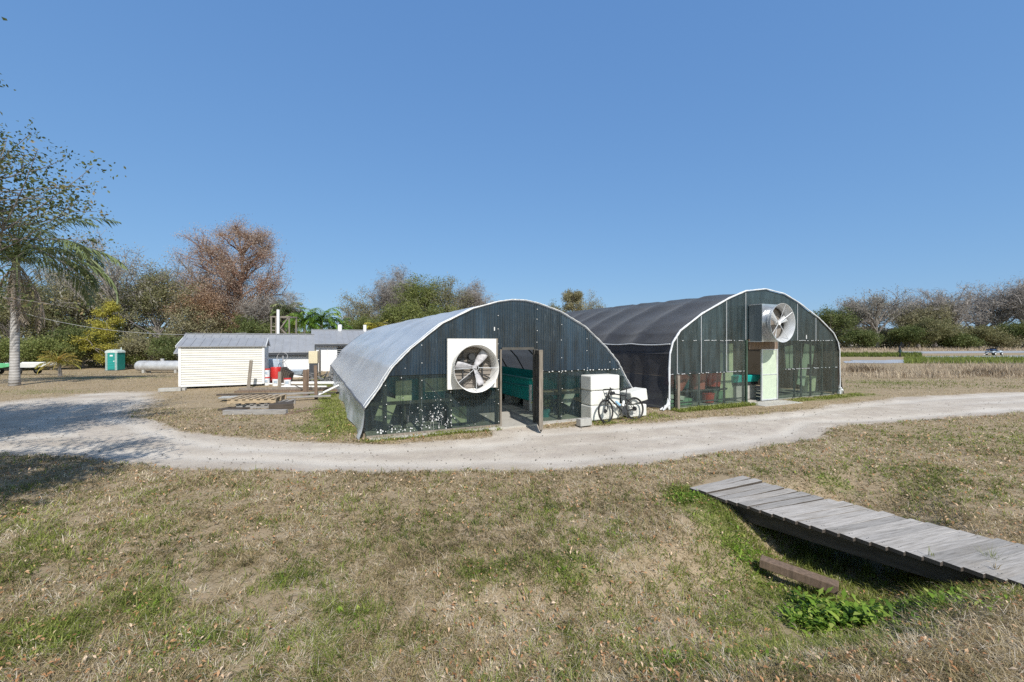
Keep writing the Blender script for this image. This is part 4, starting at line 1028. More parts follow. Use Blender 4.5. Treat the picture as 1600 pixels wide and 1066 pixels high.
def fan_square_build():
    f, _, zc, rc = fan_square()
    def yl(prof, seg=56):            # lathe about the y axis through (0, zc)
        mb = MB(); vs = []; fs = []
        for r, y in prof:
            for k in range(seg): w = 2 * math.pi * k / seg; vs.append((r * math.cos(w), y, zc + r * math.sin(w)))
        for i in range(len(prof) - 1):
            for k in range(seg): fs.append((i * seg + k, i * seg + (k + 1) % seg, (i + 1) * seg + (k + 1) % seg, (i + 1) * seg + k))
        return mb.add(vs, fs)
    yl([(rc - .008, .03), (rc - .004, -.06), (rc + .006, -.2), (rc + .034, -.36), (rc + .05, -.375), (rc + .05, -.36), (rc + .022, -.2), (rc + .010, -.05)]).build('cone', 'fan_white', f, True)
    mb = MB()
    for k in range(10):
        z = zc - .52 + k * .115; w = math.sqrt(max(.01, (rc - .02) ** 2 - (z + .02 - zc) ** 2)); mb.add([(-w, -.006, z), (w, -.006, z), (w, .022, z + .108), (-w, .022, z + .108)], [(0, 1, 2, 3)])
    mb.box((0, .026, zc), (1.08, .006, 1.08)); mb.build('shutter', 'shutter_taupe', f)
    mb = MB()
    for x in (-.27, .27): mb.box((x, -.05, zc), (.03, .02, 1.0))
    for w in (2.0, -1.14): mb.bar((.05 * math.cos(w), -.075, zc + .05 * math.sin(w)), (rc * math.cos(w + .6), -.075, zc + rc * math.sin(w + .6)), .035, .02, (0, 1, 0))
    mb.bar((-.1, -.08, zc + .1), (.33, -.08, zc + .46), .06, .03, (0, 1, 0)); mb.bar((.1, -.08, zc - .1), (-.4, -.08, zc - .40), .06, .03, (0, 1, 0)); mb.build('fan_bracket', 'dark_steel', f)
    yy = MB(); yy.tube([(-.06, -.02, zc + .30), (-.06, -.16, zc + .30)], .085, 14); yy.box((-.06, -.1, zc + .2), (.2, .06, .05)); yy.build('motor', 'dark_steel', f, True)
    mb = MB(); mb.tube([(0, -.20, zc + .02), (0, -.09, zc + .02)], .06, 14); mb.tube([(0, -.22, zc + .02), (0, -.2, zc + .02)], .03, 10); mb.build('hub', 'fan_blade', f, True)
    for ang in (172, 52, -66):
        w = R(ang); ca, sa = math.cos(w), math.sin(w); V = []; rows = 8
        for i in range(rows):
            t = i / (rows - 1); r = .05 + t * .455; hw = .055 + .062 * math.sin(min(1, t * 1.25) * math.pi * .5) - .012 * (t > .95); tw = R(40 - 16 * t)
            for s in (-1, -.33, .33, 1):
                lx = r + (.02 * s if t > .9 else 0); off = s * hw * math.cos(tw); yy_ = -.15 + s * hw * math.sin(tw) - .012 * (1 - s * s)
                V.append((lx * ca - off * sa, yy_, zc + .02 + lx * sa + off * ca))
        mb = MB(); fs = [(4 * i + j, 4 * i + j + 1, 4 * i + j + 5, 4 * i + j + 4) for i in range(rows - 1) for j in range(3)]
        mb.add(V, fs); o = mb.build('blade', 'fan_blade', f, True); s = o.modifiers.new('sheet', 'SOLIDIFY'); s.thickness = .006
    mb = MB()
    for w in (0, 180, 270, 215): mb.tube([(.06 * math.cos(R(w)), -.31, zc + .02 + .06 * math.sin(R(w))), ((rc + .03) * math.cos(R(w)), -.35, zc + (rc + .03) * math.sin(R(w)))], .008, 5)
    mb.tube([(.07 * math.cos(a), -.31, zc + .02 + .07 * math.sin(a)) for a in np.linspace(0, 6.283, 14)[:-1]], .006, 5, closed=True); mb.build('guard', 'galv_dull', f, True)
fan_square_build()

def fan_round():
    x, y = loc(T2, -.28, -.02)
    f = thing('exhaust_fan', 'shiny galvanised cone exhaust fan jutting out over the tall greenhouse door', 'fan', (x, y, 0), TH)
    zc = 3.02
    def yl(prof, seg=64, z=zc):
        mb = MB(); vs = []; fs = []
        for r, yy in prof:
            for k in range(seg): w = 2 * math.pi * k / seg; vs.append((r * math.cos(w), yy, z + r * math.sin(w)))
        for i in range(len(prof) - 1):
            for k in range(seg): fs.append((i * seg + k, i * seg + (k + 1) % seg, (i + 1) * seg + (k + 1) % seg, (i + 1) * seg + k))
        return mb.add(vs, fs)
    # plywood-less open box: side, top and bottom sheets between wall and flange
    mb = MB(); h = .67
    for sx in (-1, 1): mb.box((sx * h, -.28, zc), (.018, .52, 2 * h))
    mb.box((0, -.28, zc + h), (2 * h - .02, .52, .018)); mb.box((0, -.28, zc - h), (2 * h - .02, .52, .018)); mb.build('duct_box', 'duct_blue', f)
    mb = MB()
    for sx in (-1, 1):
        for sz in (-1, 1): mb.box((sx * (h + .02), -.28, zc + sz * (h + .02)), (.03, .53, .03))
    mb.build('duct_frame', 'galv_dull', f)
    n = 64; rc = .60; vs = []; S = .70
    for k in range(n):
        w = 2 * math.pi * k / n; c, s = math.cos(w), math.sin(w); m = max(abs(c), abs(s)); vs.append((rc * c, -.56, zc + rc * s))
    for k in range(n):
        w = 2 * math.pi * k / n; c, s = math.cos(w), math.sin(w); m = max(abs(c), abs(s)); vs.append((S * c / m, -.555, zc + S * s / m))
    for k in range(n):
        w = 2 * math.pi * k / n; c, s = math.cos(w), math.sin(w); m = max(abs(c), abs(s)); vs.append((S * c / m, -.525, zc + S * s / m))
    mb = MB(); mb.add(vs, [(k, (k + 1) % n, n + (k + 1) % n, n + k) for k in range(n)] + [(n + k, n + (k + 1) % n, 2 * n + (k + 1) % n, 2 * n + k) for k in range(n)]); mb.build('flange', 'galvanised', f)
    yl([(.60, -.50), (.60, -.68), (.612, -.68), (.612, -.562)]).build('barrel', 'galvanised', f, True)
    yl([(.598, -.55), (.598, -.70), (.705, -.88), (.72, -.885), (.72, -.87), (.615, -.685)], z=zc - .0).build('cone', 'galv_dull', f, True)
    mb = yl([(.0, -.47), (.55, -.47)]); mb.box((0, -.44, zc), (1.15, .02, 1.15)); mb.build('shutter', 'shutter_taupe', f)
    mb = MB(); mb.tube([(0, -.76, zc), (0, -.60, zc)], .075, 16); mb.build('hub', 'white_trim', f, True)
    for ang in (20, 140, 260):
        w = R(ang); ca, sa = math.cos(w), math.sin(w); V = []
        for i in range(7):
            t = i / 6; r = .06 + t * .5; hw = .06 + .07 * t; tw = R(38 - 14 * t)
            for s in (-1, 0, 1): V.append((r * ca - s * hw * math.cos(tw) * sa, -.66 + s * hw * math.sin(tw), zc + r * sa + s * hw * math.cos(tw) * ca))
        mb = MB(); mb.add(V, [(3 * i + j, 3 * i + j + 1, 3 * i + j + 4, 3 * i + j + 3) for i in range(6) for j in range(2)]); o = mb.build('blade', 'galv_dull', f, True); s = o.modifiers.new('sheet', 'SOLIDIFY'); s.thickness = .006
    mb = MB()
    for w in (35, 75, 155, 215, 300): mb.tube([(.07 * math.cos(R(w)), -.74, zc + .07 * math.sin(R(w))), (.69 * math.cos(R(w)), -.86, zc + .70 * math.sin(R(w)))], .011, 5)
    mb.build('guard', 'galv_dull', f, True)
fan_round()

# ------------------------------------------------------------------ things standing inside the greenhouses
def tank_green():
    x, y = loc(T1, 1.32, 1.9)
    t = thing('fish_tank', 'long teal lined fish tank inside the low greenhouse doorway', 'fish tank', (x, y, .03), TH)
    mb = MB(); L, W, z0, z1 = 7.0, 2.0, .34, 1.08
    mb.box((W / 2, .03, (z0 + z1) / 2), (W, .06, z1 - z0)); mb.box((W / 2, L - .03, (z0 + z1) / 2), (W, .06, z1 - z0)); mb.box((.03, L / 2, (z0 + z1) / 2), (.06, L - .12, z1 - z0)); mb.box((W - .03, L / 2, (z0 + z1) / 2), (.06, L - .12, z1 - z0)); mb.box((W / 2, L / 2, z0 + .04), (W - .12, L - .12, .06)); mb.build('tank_wall', 'teal_liner', t)
    mb = MB(); mb.box((-.03, L / 2, z1 - .01), (.07, L, .035)); mb.box((W / 2, -.03, z1 - .01), (W + .12, .07, .035)); mb.box((-.025, L / 2, .80), (.05, L, .03)); mb.build('rim', 'teal_tub', t)
    for k in range(5): mb = MB(); mb.box((.25, .3 + k * 1.55, .16), (.4, .5, .30)); mb.build('block_support', 'concrete', t, bevel=.01)
    mb = MB(); mb.box((-.02, -.14, .45), (.07, .07, .86)); mb.build('corner_post', 'white_trim', t)
tank_green()
def tank_left():
    x, y = loc(T1, -.9, 3.2)
    t = thing('fish_tank', 'second teal fish tank deeper inside the low greenhouse', 'fish tank', (x, y, .03), TH)
    mb = MB(); W, L = 1.5, 8.0
    for c, d in (((-W / 2, 0), (W, .06)), ((-W / 2, L), (W, .06)), ((0, L / 2), (.06, L - .06)), ((-W, L / 2), (.06, L - .06))): mb.box((c[0], c[1], .7), (d[0], d[1], .75))
    mb.build('tank_wall', 'teal_liner', t); mb = MB(); mb.box((-W / 2, L / 2, .17), (W - .1, L - .3, .3)); mb.build('block_support', 'concrete', t)
tank_left()
def tub(name, label, T, lx, ly, r, h, z, mat, cat='tub', group=None, taper=.85, rot=None):
    x, y = loc(T, lx, ly); o = thing(name, label, cat, (x, y, z), TH, group)
    if rot: o.rotation_euler = (rot[0], rot[1], TH)
    mb = MB(); mb.lathe([(0, .01), (r * taper, .01), (r, h), (r - .012, h), (r * taper - .012, .03), (0, .03)], seg=24); mb.build('shell', mat, o, True)
    mb = MB(); mb.tube([((r + .004) * math.cos(a), (r + .004) * math.sin(a), h) for a in np.linspace(0, 6.2832, 25)[:-1]], .013, 5, closed=True); mb.build('rim', mat, o, True)
    return o
def slab(name, label, T, lx, ly, z, size, mat, cat, tilt=0., yaw=0., group=None, bevel=.01, roll=0.):
    x, y = loc(T, lx, ly); o = thing(name, label, cat, (x, y, z), TH + yaw, group)
    mb = MB(); mb.box((0, 0, size[2] / 2), size); b = mb.build('sheet', mat, o, bevel=bevel); b.rotation_euler = (tilt, roll, 0)
    return o
# low greenhouse, behind the clear sheets (seen through plastic)
x, y = loc(T1, -2.35, 1.0); o = thing('stock_tub', 'wide blue tub on a rack behind the low greenhouse wall', 'tub', (x, y, 0), TH)
mb = MB(); mb.box((0, 0, 1.55), (1.5, .7, .30), taper=1.06); mb.build('shell', 'blue_tub', o, bevel=.04)
mb = MB()
for sx in (-.65, .65):
    for sy in (-.28, .28): mb.box((sx, sy, .69), (.06, .06, 1.36))
mb.box((0, 0, 1.38), (1.5, .7, .04)); mb.build('rack', 'stud_wood', o)
slab('pale_board', 'pale yellow board standing for sunlit film glimpsed through the left end wall sheets', T1, -3.05, .6, .72, (.42, .02, .60), 'cream_sheet', 'panel', .05)  # four pale boards added where sunlit side film glimmers through the sheets
slab('pale_board', 'pale yellow board standing for sunlit film farthest into the low corner of the end wall', T1, -3.62, .5, .30, (.40, .02, .65), 'cream_sheet', 'panel', .05, roll=.35)
slab('pale_board', 'cream board standing for sunlit film just under the blue tub', T1, -2.2, .5, 1.0, (.62, .02, .36), 'cream_sheet', 'panel', -.03)
slab('pale_board', 'low square cream board standing for sunlit film below the white exhaust fan', T1, -1.6, .42, .12, (.45, .02, .44), 'cream_sheet', 'panel', -.06)
tub('bucket', 'cream bucket behind the wall sheets right of the low greenhouse door', T1, .95, .6, .17, .36, .86, 'cream_sheet', 'bucket')
tub('bucket', 'teal bucket behind the wall sheets beside the foam block stack', T1, 2.2, .8, .18, .38, .80, 'teal_tub', 'bucket')
slab('shelf_board', 'shelf board carrying buckets inside the low greenhouse right wall', T1, 2.2, .65, .80, (2.3, .5, .04), 'pallet_wood', 'shelf')
slab('foam_sheet', 'white foam sheet leaning on the inside of the low greenhouse wall', T1, 1.78, .38, .42, (.30, .06, .42), 'foam_white', 'foam sheet', 0, 0, roll=.5)
rng_ = np.random.default_rng(31); x, y = loc(T1, 1.25, .7)
o = thing('potted_plant', 'leafy potted plant on the floor inside the low greenhouse', 'plant', (x, y, .03), TH)
mb = MB(); mb.lathe([(0, .0), (.13, .0), (.17, .26), (.15, .26), (.12, .04)], seg=18); mb.build('pot', 'teal_tub', o, True)
V, Fc = leaf_cloud(rng_.normal(0, .13, (160, 3)) + [0, 0, .45], .12, rng_); mesh_np('leaves', V, Fc, 'leaf_green', o, {'tint': np.repeat(rng_.random(160), 4)})
# tall greenhouse
tub('round_tub', 'large tilted coral tub at the left end of the tall greenhouse', T2, -4.05, .75, .40, .62, .62, 'pink_tub', rot=(.1, .45))
tub('round_tub', 'teal barrel between the coral tubs in the tall greenhouse', T2, -3.42, .85, .24, .55, .58, 'teal_tub')
tub('round_tub', 'coral tub in the middle of the tall greenhouse window row', T2, -2.85, .7, .32, .62, .55, 'pink_tub')
tub('round_tub', 'red tub nearest the tall greenhouse doorway', T2, -2.05, .7, .34, .55, .62, 'red_tub')
tub('round_tub', 'low pale green tub under the red tub in the tall greenhouse', T2, -1.95, .55, .26, .40, .06, 'green_tub')
tub('round_tub', 'small red basin on the floor of the tall greenhouse', T2, -2.55, .45, .22, .34, .06, 'red_tub')
tub('round_tub', 'teal tub behind the sheets just right of the tall greenhouse door', T2, 1.4, .75, .36, .8, .06, 'teal_tub')
slab('work_table', 'grey work table holding the coral tubs in the tall greenhouse', T2, -3.1, .8, .50, (3.2, .7, .05), 'interior_steel', 'table')
slab('foam_slab', 'white foam slab under the table in the tall greenhouse corner', T2, -4.25, .5, .28, (.75, .3, .15), 'foam_white', 'foam slab', .0, 0, roll=.15)
slab('crate', 'grey green crate on the floor below the white foam slab', T2, -3.95, .6, .05, (1.1, .4, .22), 'green_tub', 'crate')
slab('pale_board', 'tall olive plastic panel beside the tall greenhouse door', T2, -1.5, .5, .15, (.72, .02, 2.1), 'cream_sheet', 'panel')
slab('cloth_sheet', 'pale green sheet hanging nearer the tall greenhouse door', T2, 2.55, .6, 1.15, (.55, .02, 1.0), 'pale_green_sheet', 'sheet', .02, 0, roll=-.12)
slab('cloth_sheet', 'pale green sheet hanging at the far right of the tall greenhouse', T2, 3.75, .6, 1.35, (.75, .02, .85), 'pale_green_sheet', 'sheet', .02, 0, roll=.16)
slab('cloth_sheet', 'draped pale green sheet hanging low between the other two', T2, 3.1, .5, .45, (.55, .02, 1.15), 'pale_green_sheet', 'sheet', .02, 0, roll=.2)
tub('round_tub', 'cream tub low at the right end of the tall greenhouse', T2, 4.2, .8, .28, .7, .06, 'cream_sheet')
x, y = loc(T2, -.50, .45); o = thing('fish_tank', 'white based tank with teal liner inside the tall greenhouse doorway', 'fish tank', (x, y, .03), TH)
mb = MB(); mb.box((0, 1.5, .31), (1.3, 3, .58)); mb.build('tank_wall', 'concrete', o, bevel=.02)
mb = MB(); mb.box((0, 1.5, .65), (1.4, 3.1, .09)); mb.build('cover_rail', 'dark_steel', o); mb = MB(); mb.box((0, 1.5, .84), (1.45, 3.1, .28), taper=1.05); mb.build('liner', 'teal_liner', o, bevel=.03)

# ------------------------------------------------------------------ in front of the low greenhouse
def foam_blocks():
    x0, y0 = 2.29, 12.34
    c = Vector((x0, y0, 0)) + Vector((CT, ST, 0)) * .52 + Vector((-ST, CT, 0)) * .27
    labs = ['white foam block at the bottom of the stack of three', 'white foam block in the middle of the stack of three', 'white foam block on top of the stack of three']
    rr = np.random.default_rng(12)
    for k in range(3):
        o = MB(); o.box((0, 0, .217), (1.04, .54, .43)); b = o.build('foam_block', 'foam_white', None, bevel=.035)
        b.location = (c.x + rr.normal(0, .012), c.y + rr.normal(0, .012), .03 + k * .438); b.rotation_euler = (0, 0, TH + rr.normal(0, .015)); tag(b, labs[k], 'foam block', 'white foam blocks by the bicycle')
    p = Vector((3.70, 13.12, 0))
    for k, (z, tilt, lb) in enumerate(((.03, 0, 'white foam block on the ground behind the bicycle rear wheel'), (.42, -.16, 'tilted white foam block lying on the block behind the rear wheel'))):
        o = MB(); o.box((0, 0, .19), (.66, .5, .36)); b = o.build('foam_block', 'foam_white', None, bevel=.03)
        b.location = (p.x + .05 * k + .06, p.y + .16, z + .05 * k); b.rotation_euler = (0, tilt, TH + .05 * k); tag(b, lb, 'foam block', 'white foam blocks by the bicycle')
    x, y = ground_at(906, 667)
    o = MB(); o.box((0, 0, .11), (.40, .20, .20)); b = o.build('concrete_block', 'concrete', None, bevel=.012); b.location = (x + .14, y + .14, .0); b.rotation_euler = (0, 0, TH + .08)
    tag(b, 'single grey concrete block on the track left of the foam stack', 'concrete block')
foam_blocks()

def bicycle():
    # frame of reference: +x rearwards (front wheel at origin), leaning back a little against the foam
    x, y = ground_at(948, 660.5)
    b = thing('bicycle', 'dark drop handlebar bicycle leaning on the white foam blocks', 'bicycle', (x, y, hz(x, y) - .015), math.atan2(.50, 1.03))
    b.rotation_euler = (R(-7), 0, math.atan2(.50, 1.03))
    r = .345; WB = 1.08
    fw, rw = Vector((0, 0, r)), Vector((WB, 0, r)); bb = Vector((.64, 0, .285)); hd = Vector((.165, 0, .88)); hd2 = Vector((.125, 0, .75)); st = Vector((.80, 0, .80))
    steer = R(14)
    for c, nm in ((fw, 0), (rw, 1)):
        w = bpy.data.objects.new('wheel', None); COL.objects.link(w); w.parent = b; w.location = c; w.rotation_euler = (0, 0, steer if nm == 0 else 0)
        ring = lambda rad, n=40: [(rad * math.cos(a), 0, rad * math.sin(a)) for a in np.linspace(0, 2 * math.pi, n + 1)[:-1]]
        m = MB(); m.tube(ring(r - .019), .021, 8, closed=True); m.build('tyre', 'tyre_rubber', w, True)
        m = MB(); m.tube(ring(r - .047), .014, 6, closed=True); m.build('rim', 'black_plastic', w, True)
        m = MB()
        for k in range(24):
            a = 2 * math.pi * k / 24; m.tube([(.02 * math.cos(a + .9 * (-1) ** k), .022 * (-1) ** k, .02 * math.sin(a + .9 * (-1) ** k)), ((r - .05) * math.cos(a), 0, (r - .05) * math.sin(a))], .0016, 3, False)
        m.build('spokes', 'interior_steel', w)
        m = MB(); m.tube([(0, -.05, 0), (0, .05, 0)], .02, 10); m.tube([(0, .018, 0), (0, .026, 0)], .07, 20)
        if nm: 
            for k, rr in enumerate((.062, .05, .04, .03)): m.tube([(0, -.022 - .008 * k, 0), (0, -.027 - .008 * k, 0)], rr, 18)
        m.build('hub', 'dark_steel', w, True)
    m = MB(); m.tube([hd2, bb], .023, 10); m.tube([hd - Vector((0, 0, .02)), st - Vector((0, 0, .06))], .02, 10); m.tube([bb, st], .018, 10)
    for s in (-1, 1):
        m.tube([bb + Vector((0, s * .03, 0)), rw + Vector((0, s * .065, 0))], .012, 8); m.tube([st + Vector((-.02, s * .02, -.14)), rw + Vector((0, s * .065, 0))], .010, 8)
    m.tube([hd2 - Vector((.02, 0, .02)), hd + Vector((.015, 0, .03))], .026, 10); m.build('frame', 'black_plastic', b, True)
    m = MB()
    for s in (-1, 1): m.tube([hd2 + Vector((-.01, s * .05, -.02)), Vector((.07, s * .058, .60)), Vector((0, s * .055, r))], [.02, .017, .012], 8)
    m.box(hd2 + Vector((-.012, 0, 0)), (.05, .13, .06)); m.build('fork', 'black_plastic', b, True)
    # stem and drop bars (turned slightly with the wheel)
    h = bpy.data.objects.new('handlebar', None); COL.objects.link(h); h.parent = b; h.location = hd + Vector((.02, 0, .06)); h.rotation_euler = (0, 0, steer)
    m = MB(); m.tube([(0, 0, -.03), (0, 0, .03)], .022, 8); m.tube([(0, 0, .01), (-.10, 0, .03)], .018, 8); m.build('stem', 'dark_steel', h, True)
    m = MB(); m.tube([(-.10, -.22, .03), (-.10, 0, .03), (-.10, .22, .03)], .0155, 8)
    for s in (-1, 1): m.tube([(-.10, s * .2, .03), (-.13, s * .215, .032), (-.19, s * .22, .025), (-.215, s * .225, -.02), (-.19, s * .235, -.085), (-.12, s * .24, -.105), (-.06, s * .245, -.11)], .0165, 8)
    m.build('drop_bar', 'black_plastic', h, True)
    m = MB()
    for s in (-1, 1): m.tube([(-.18, s * .22, .03), (-.235, s * .22, .055), (-.245, s * .22, .085)], [.017, .02, .014], 8); m.tube([(-.235, s * .22, .04), (-.245, s * .225, -.03), (-.215, s * .23, -.07)], .006, 5)
    m.build('brake_hood', 'black_plastic', h, True)
    m = MB(); m.tube([st, st + Vector((.035, 0, .14))], .0145, 8); m.build('seat_post', 'dark_steel', b, True)
    m = MB(); sp = st + Vector((.04, 0, .16)); vs = []; 
    for i, (dx, w, dz) in enumerate(((-.16, .018, -.005), (-.1, .022, 0), (-.02, .035, .0), (.05, .062, .008), (.10, .07, .018), (.125, .06, .022))):
        for k in range(8): a = 2 * math.pi * k / 8; vs.append(sp + Vector((dx, w * math.cos(a), dz + .022 * math.sin(a) - .004)))
    m.add(vs, [(8 * i + k, 8 * i + (k + 1) % 8, 8 * i + 8 + (k + 1) % 8, 8 * i + 8 + k) for i in range(5) for k in range(8)] + [tuple(range(8))[::-1], tuple(range(40, 48))]); m.build('saddle', 'black_plastic', b, 2)
    m = MB(); m.tube([bb + Vector((0, -.045, 0)), bb + Vector((0, -.05, 0))], .095, 26)
    m.build('chainring', 'dark_steel', b, True)
    m = MB(); m.tube([bb + Vector((.0, -.05, .09)), rw + Vector((0, -.04, .05))], .005, 4); m.tube([bb + Vector((.0, -.05, -.09)), rw + Vector((0.02, -.04, -.13)), rw + Vector((.05, -.04, -.05))], .005, 4); m.build('chain', 'dark_steel', b)
    for s, a in ((-1, R(-70)), (1, R(110))):
        e = bb + Vector((.17 * math.cos(a), s * .07, .17 * math.sin(a))); m = MB(); m.bar(bb + Vector((0, s * .06, 0)), e, .014, .03); m.build('crank', 'dark_steel', b, bevel=.003)
        m = MB(); m.box(e + Vector((0, s * .055, 0)), (.09, .08, .022)); m.build('pedal', 'black_plastic', b, bevel=.004)
    for c, tilt, mt, ht in ((bb * .55 + hd2 * .45 + Vector((.05, 0, .05)), (hd2 - bb).normalized(), 'bottle_blue', .19), (bb * .5 + st * .5 + Vector((-.055, 0, -.01)), (st - bb).normalized(), 'white_trim', .17)):
        q = Vector((0, 0, 1)).rotation_difference(tilt).to_matrix(); m = MB(); m.lathe([(0, -ht / 2), (.035, -ht / 2), (.036, ht * .28), (.026, ht * .36), (.028, ht * .46), (.014, ht * .5), (0, ht * .52)], c, 'Z', 14, rot=q); m.build('water_bottle', mt, b, True)
    m = MB(); m.box((.29, 0, .845), (.20, .055, .10), Matrix.Rotation(R(-4), 3, 'Y'), taper=.8); m.build('frame_bag', 'dark_cloth', b, bevel=.02)
bicycle()

# small post by the tall greenhouse corner
x, y = loc(T2, -4.70, -.16); o = MB(); o.box((0, 0, .58), (.10, .05, 1.2)); o.box((.0, .08, .3), (.06, .09, .7)); b = o.build('wood_post', 'weathered_wood', None, bevel=.005); b.location = (x, y, 0); b.rotation_euler = (0, 0, TH); tag(b, 'short pale wood post at the tall greenhouse left corner', 'post')

# ------------------------------------------------------------------ footbridge over the ditch
def bridge():
    b = thing('footbridge', 'weathered grey plank footbridge crossing the ditch', 'footbridge', (BR0[0], BR0[1], 0), math.atan2(BF[1], BF[0]))
    rr = np.random.default_rng(8); m = MB(); Wd = 1.22; pw = .146; n = 40          # local x along the bridge, y across (away from camera)
    for k in range(n):
        x0 = k * pw + .004; gap = .002 + .002 * rr.random() + (.006 if rr.random() < .1 else 0); x1 = (k + 1) * pw - gap
        skw = .22 + .16 * min(1, k / 8) + .004 * rr.normal(); y0 = -.012 * rr.random() - .01 * (rr.random() < .3); y1 = Wd + .05 * rr.random() - .02
        if k < 2: y0 -= .0; y1 += .02
        z = .075 + .003 * rr.normal() - .03 * math.sin(min(1, k / 26) * math.pi) + (.012 if k < 2 else 0); th = .042; tw = .006 * rr.normal(); ns = 6
        vs = []; gr = []
        for i in range(ns + 1):
            t = i / ns; yy = y0 + (y1 - y0) * t; zz = z + tw * (t - .5) - .006 * math.sin(math.pi * t) * rr.random()
            ew = .004 * rr.normal() * (t > .9 or t < .1)
            for (xx, dz) in ((x0, -.002), (x0 + .003, 0), (x1 - .003, 0), (x1, -.002), (x1, -th), (x0, -th)):
                vs.append((xx + ew + yy * skw, yy - (xx - x0) * skw * .75, zz + dz)); gr.append((yy + k * 7.7, xx * 1.0, dz + k * 3.1))
        fs = []
        for i in range(ns):
            for j in range(6): fs.append((6 * i + j, 6 * i + (j + 1) % 6, 6 * i + 6 + (j + 1) % 6, 6 * i + 6 + j))
        fs += [tuple(range(6)), tuple(range(6 * ns + 5, 6 * ns - 1, -1))]
        m.add(vs, [f[::-1] for f in fs], rr.random(), gr)
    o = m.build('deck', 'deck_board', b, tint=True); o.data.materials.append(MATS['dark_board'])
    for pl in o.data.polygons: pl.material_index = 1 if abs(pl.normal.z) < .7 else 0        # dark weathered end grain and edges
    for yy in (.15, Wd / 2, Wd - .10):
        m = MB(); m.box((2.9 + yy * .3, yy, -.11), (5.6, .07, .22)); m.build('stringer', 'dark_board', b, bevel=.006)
    # nails
    m = MB()
    for k in range(n):
        for yy in (.06, .1, Wd - .12): m.lathe([(.0045, 0), (.0045, .003), (0, .003)], (k * pw + .05 + .03 * rr.random() + yy * (.22 + .16 * min(1, k / 8)), yy, .074 - .03 * math.sin(min(1, k / 26) * math.pi)), seg=6)
    m.build('nail_heads', 'dark_steel', b)
    return b
bridge()
rs = np.random.default_rng(17)
for px, py, n, L, lb in ((1456, 868, 7, .13, 'single grass sprout growing up through the footbridge boards'), (1556, 888, 16, .08, 'dry grass tuft stuck in the footbridge boards near the right edge')):
    x, y = ground_at(px, py, .07); P = np.stack([np.full(n, x) + rs.normal(0, .012, n), np.full(n, y) + rs.normal(0, .012, n), np.full(n, .068)], -1)
    o = blades('grass_sprout', P, L * (.5 + .7 * rs.random(n)), np.full(n, .003), .1 + .5 * rs.random(n), rs.random(n), 'grass_green' if n < 10 else 'grass_dry', rs); tag(o, lb, 'grass sprout', kind='thing')
x, y = ground_at(1187, 868); q = Vector((.66, -.75, 0))
x, y = ground_at(1188, 870, -.28); o = MB(); o.bar((0, 0, 0), (.76, 0, -.02), .15, .10); b = o.build('plank', 'brown_wood', None, bevel=.008)
b.location = (x, y, -.28 - .05); b.rotation_euler = (0, R(3), math.atan2(-.62, .78)); tag(b, 'loose brown timber lying in the ditch below the footbridge', 'plank')
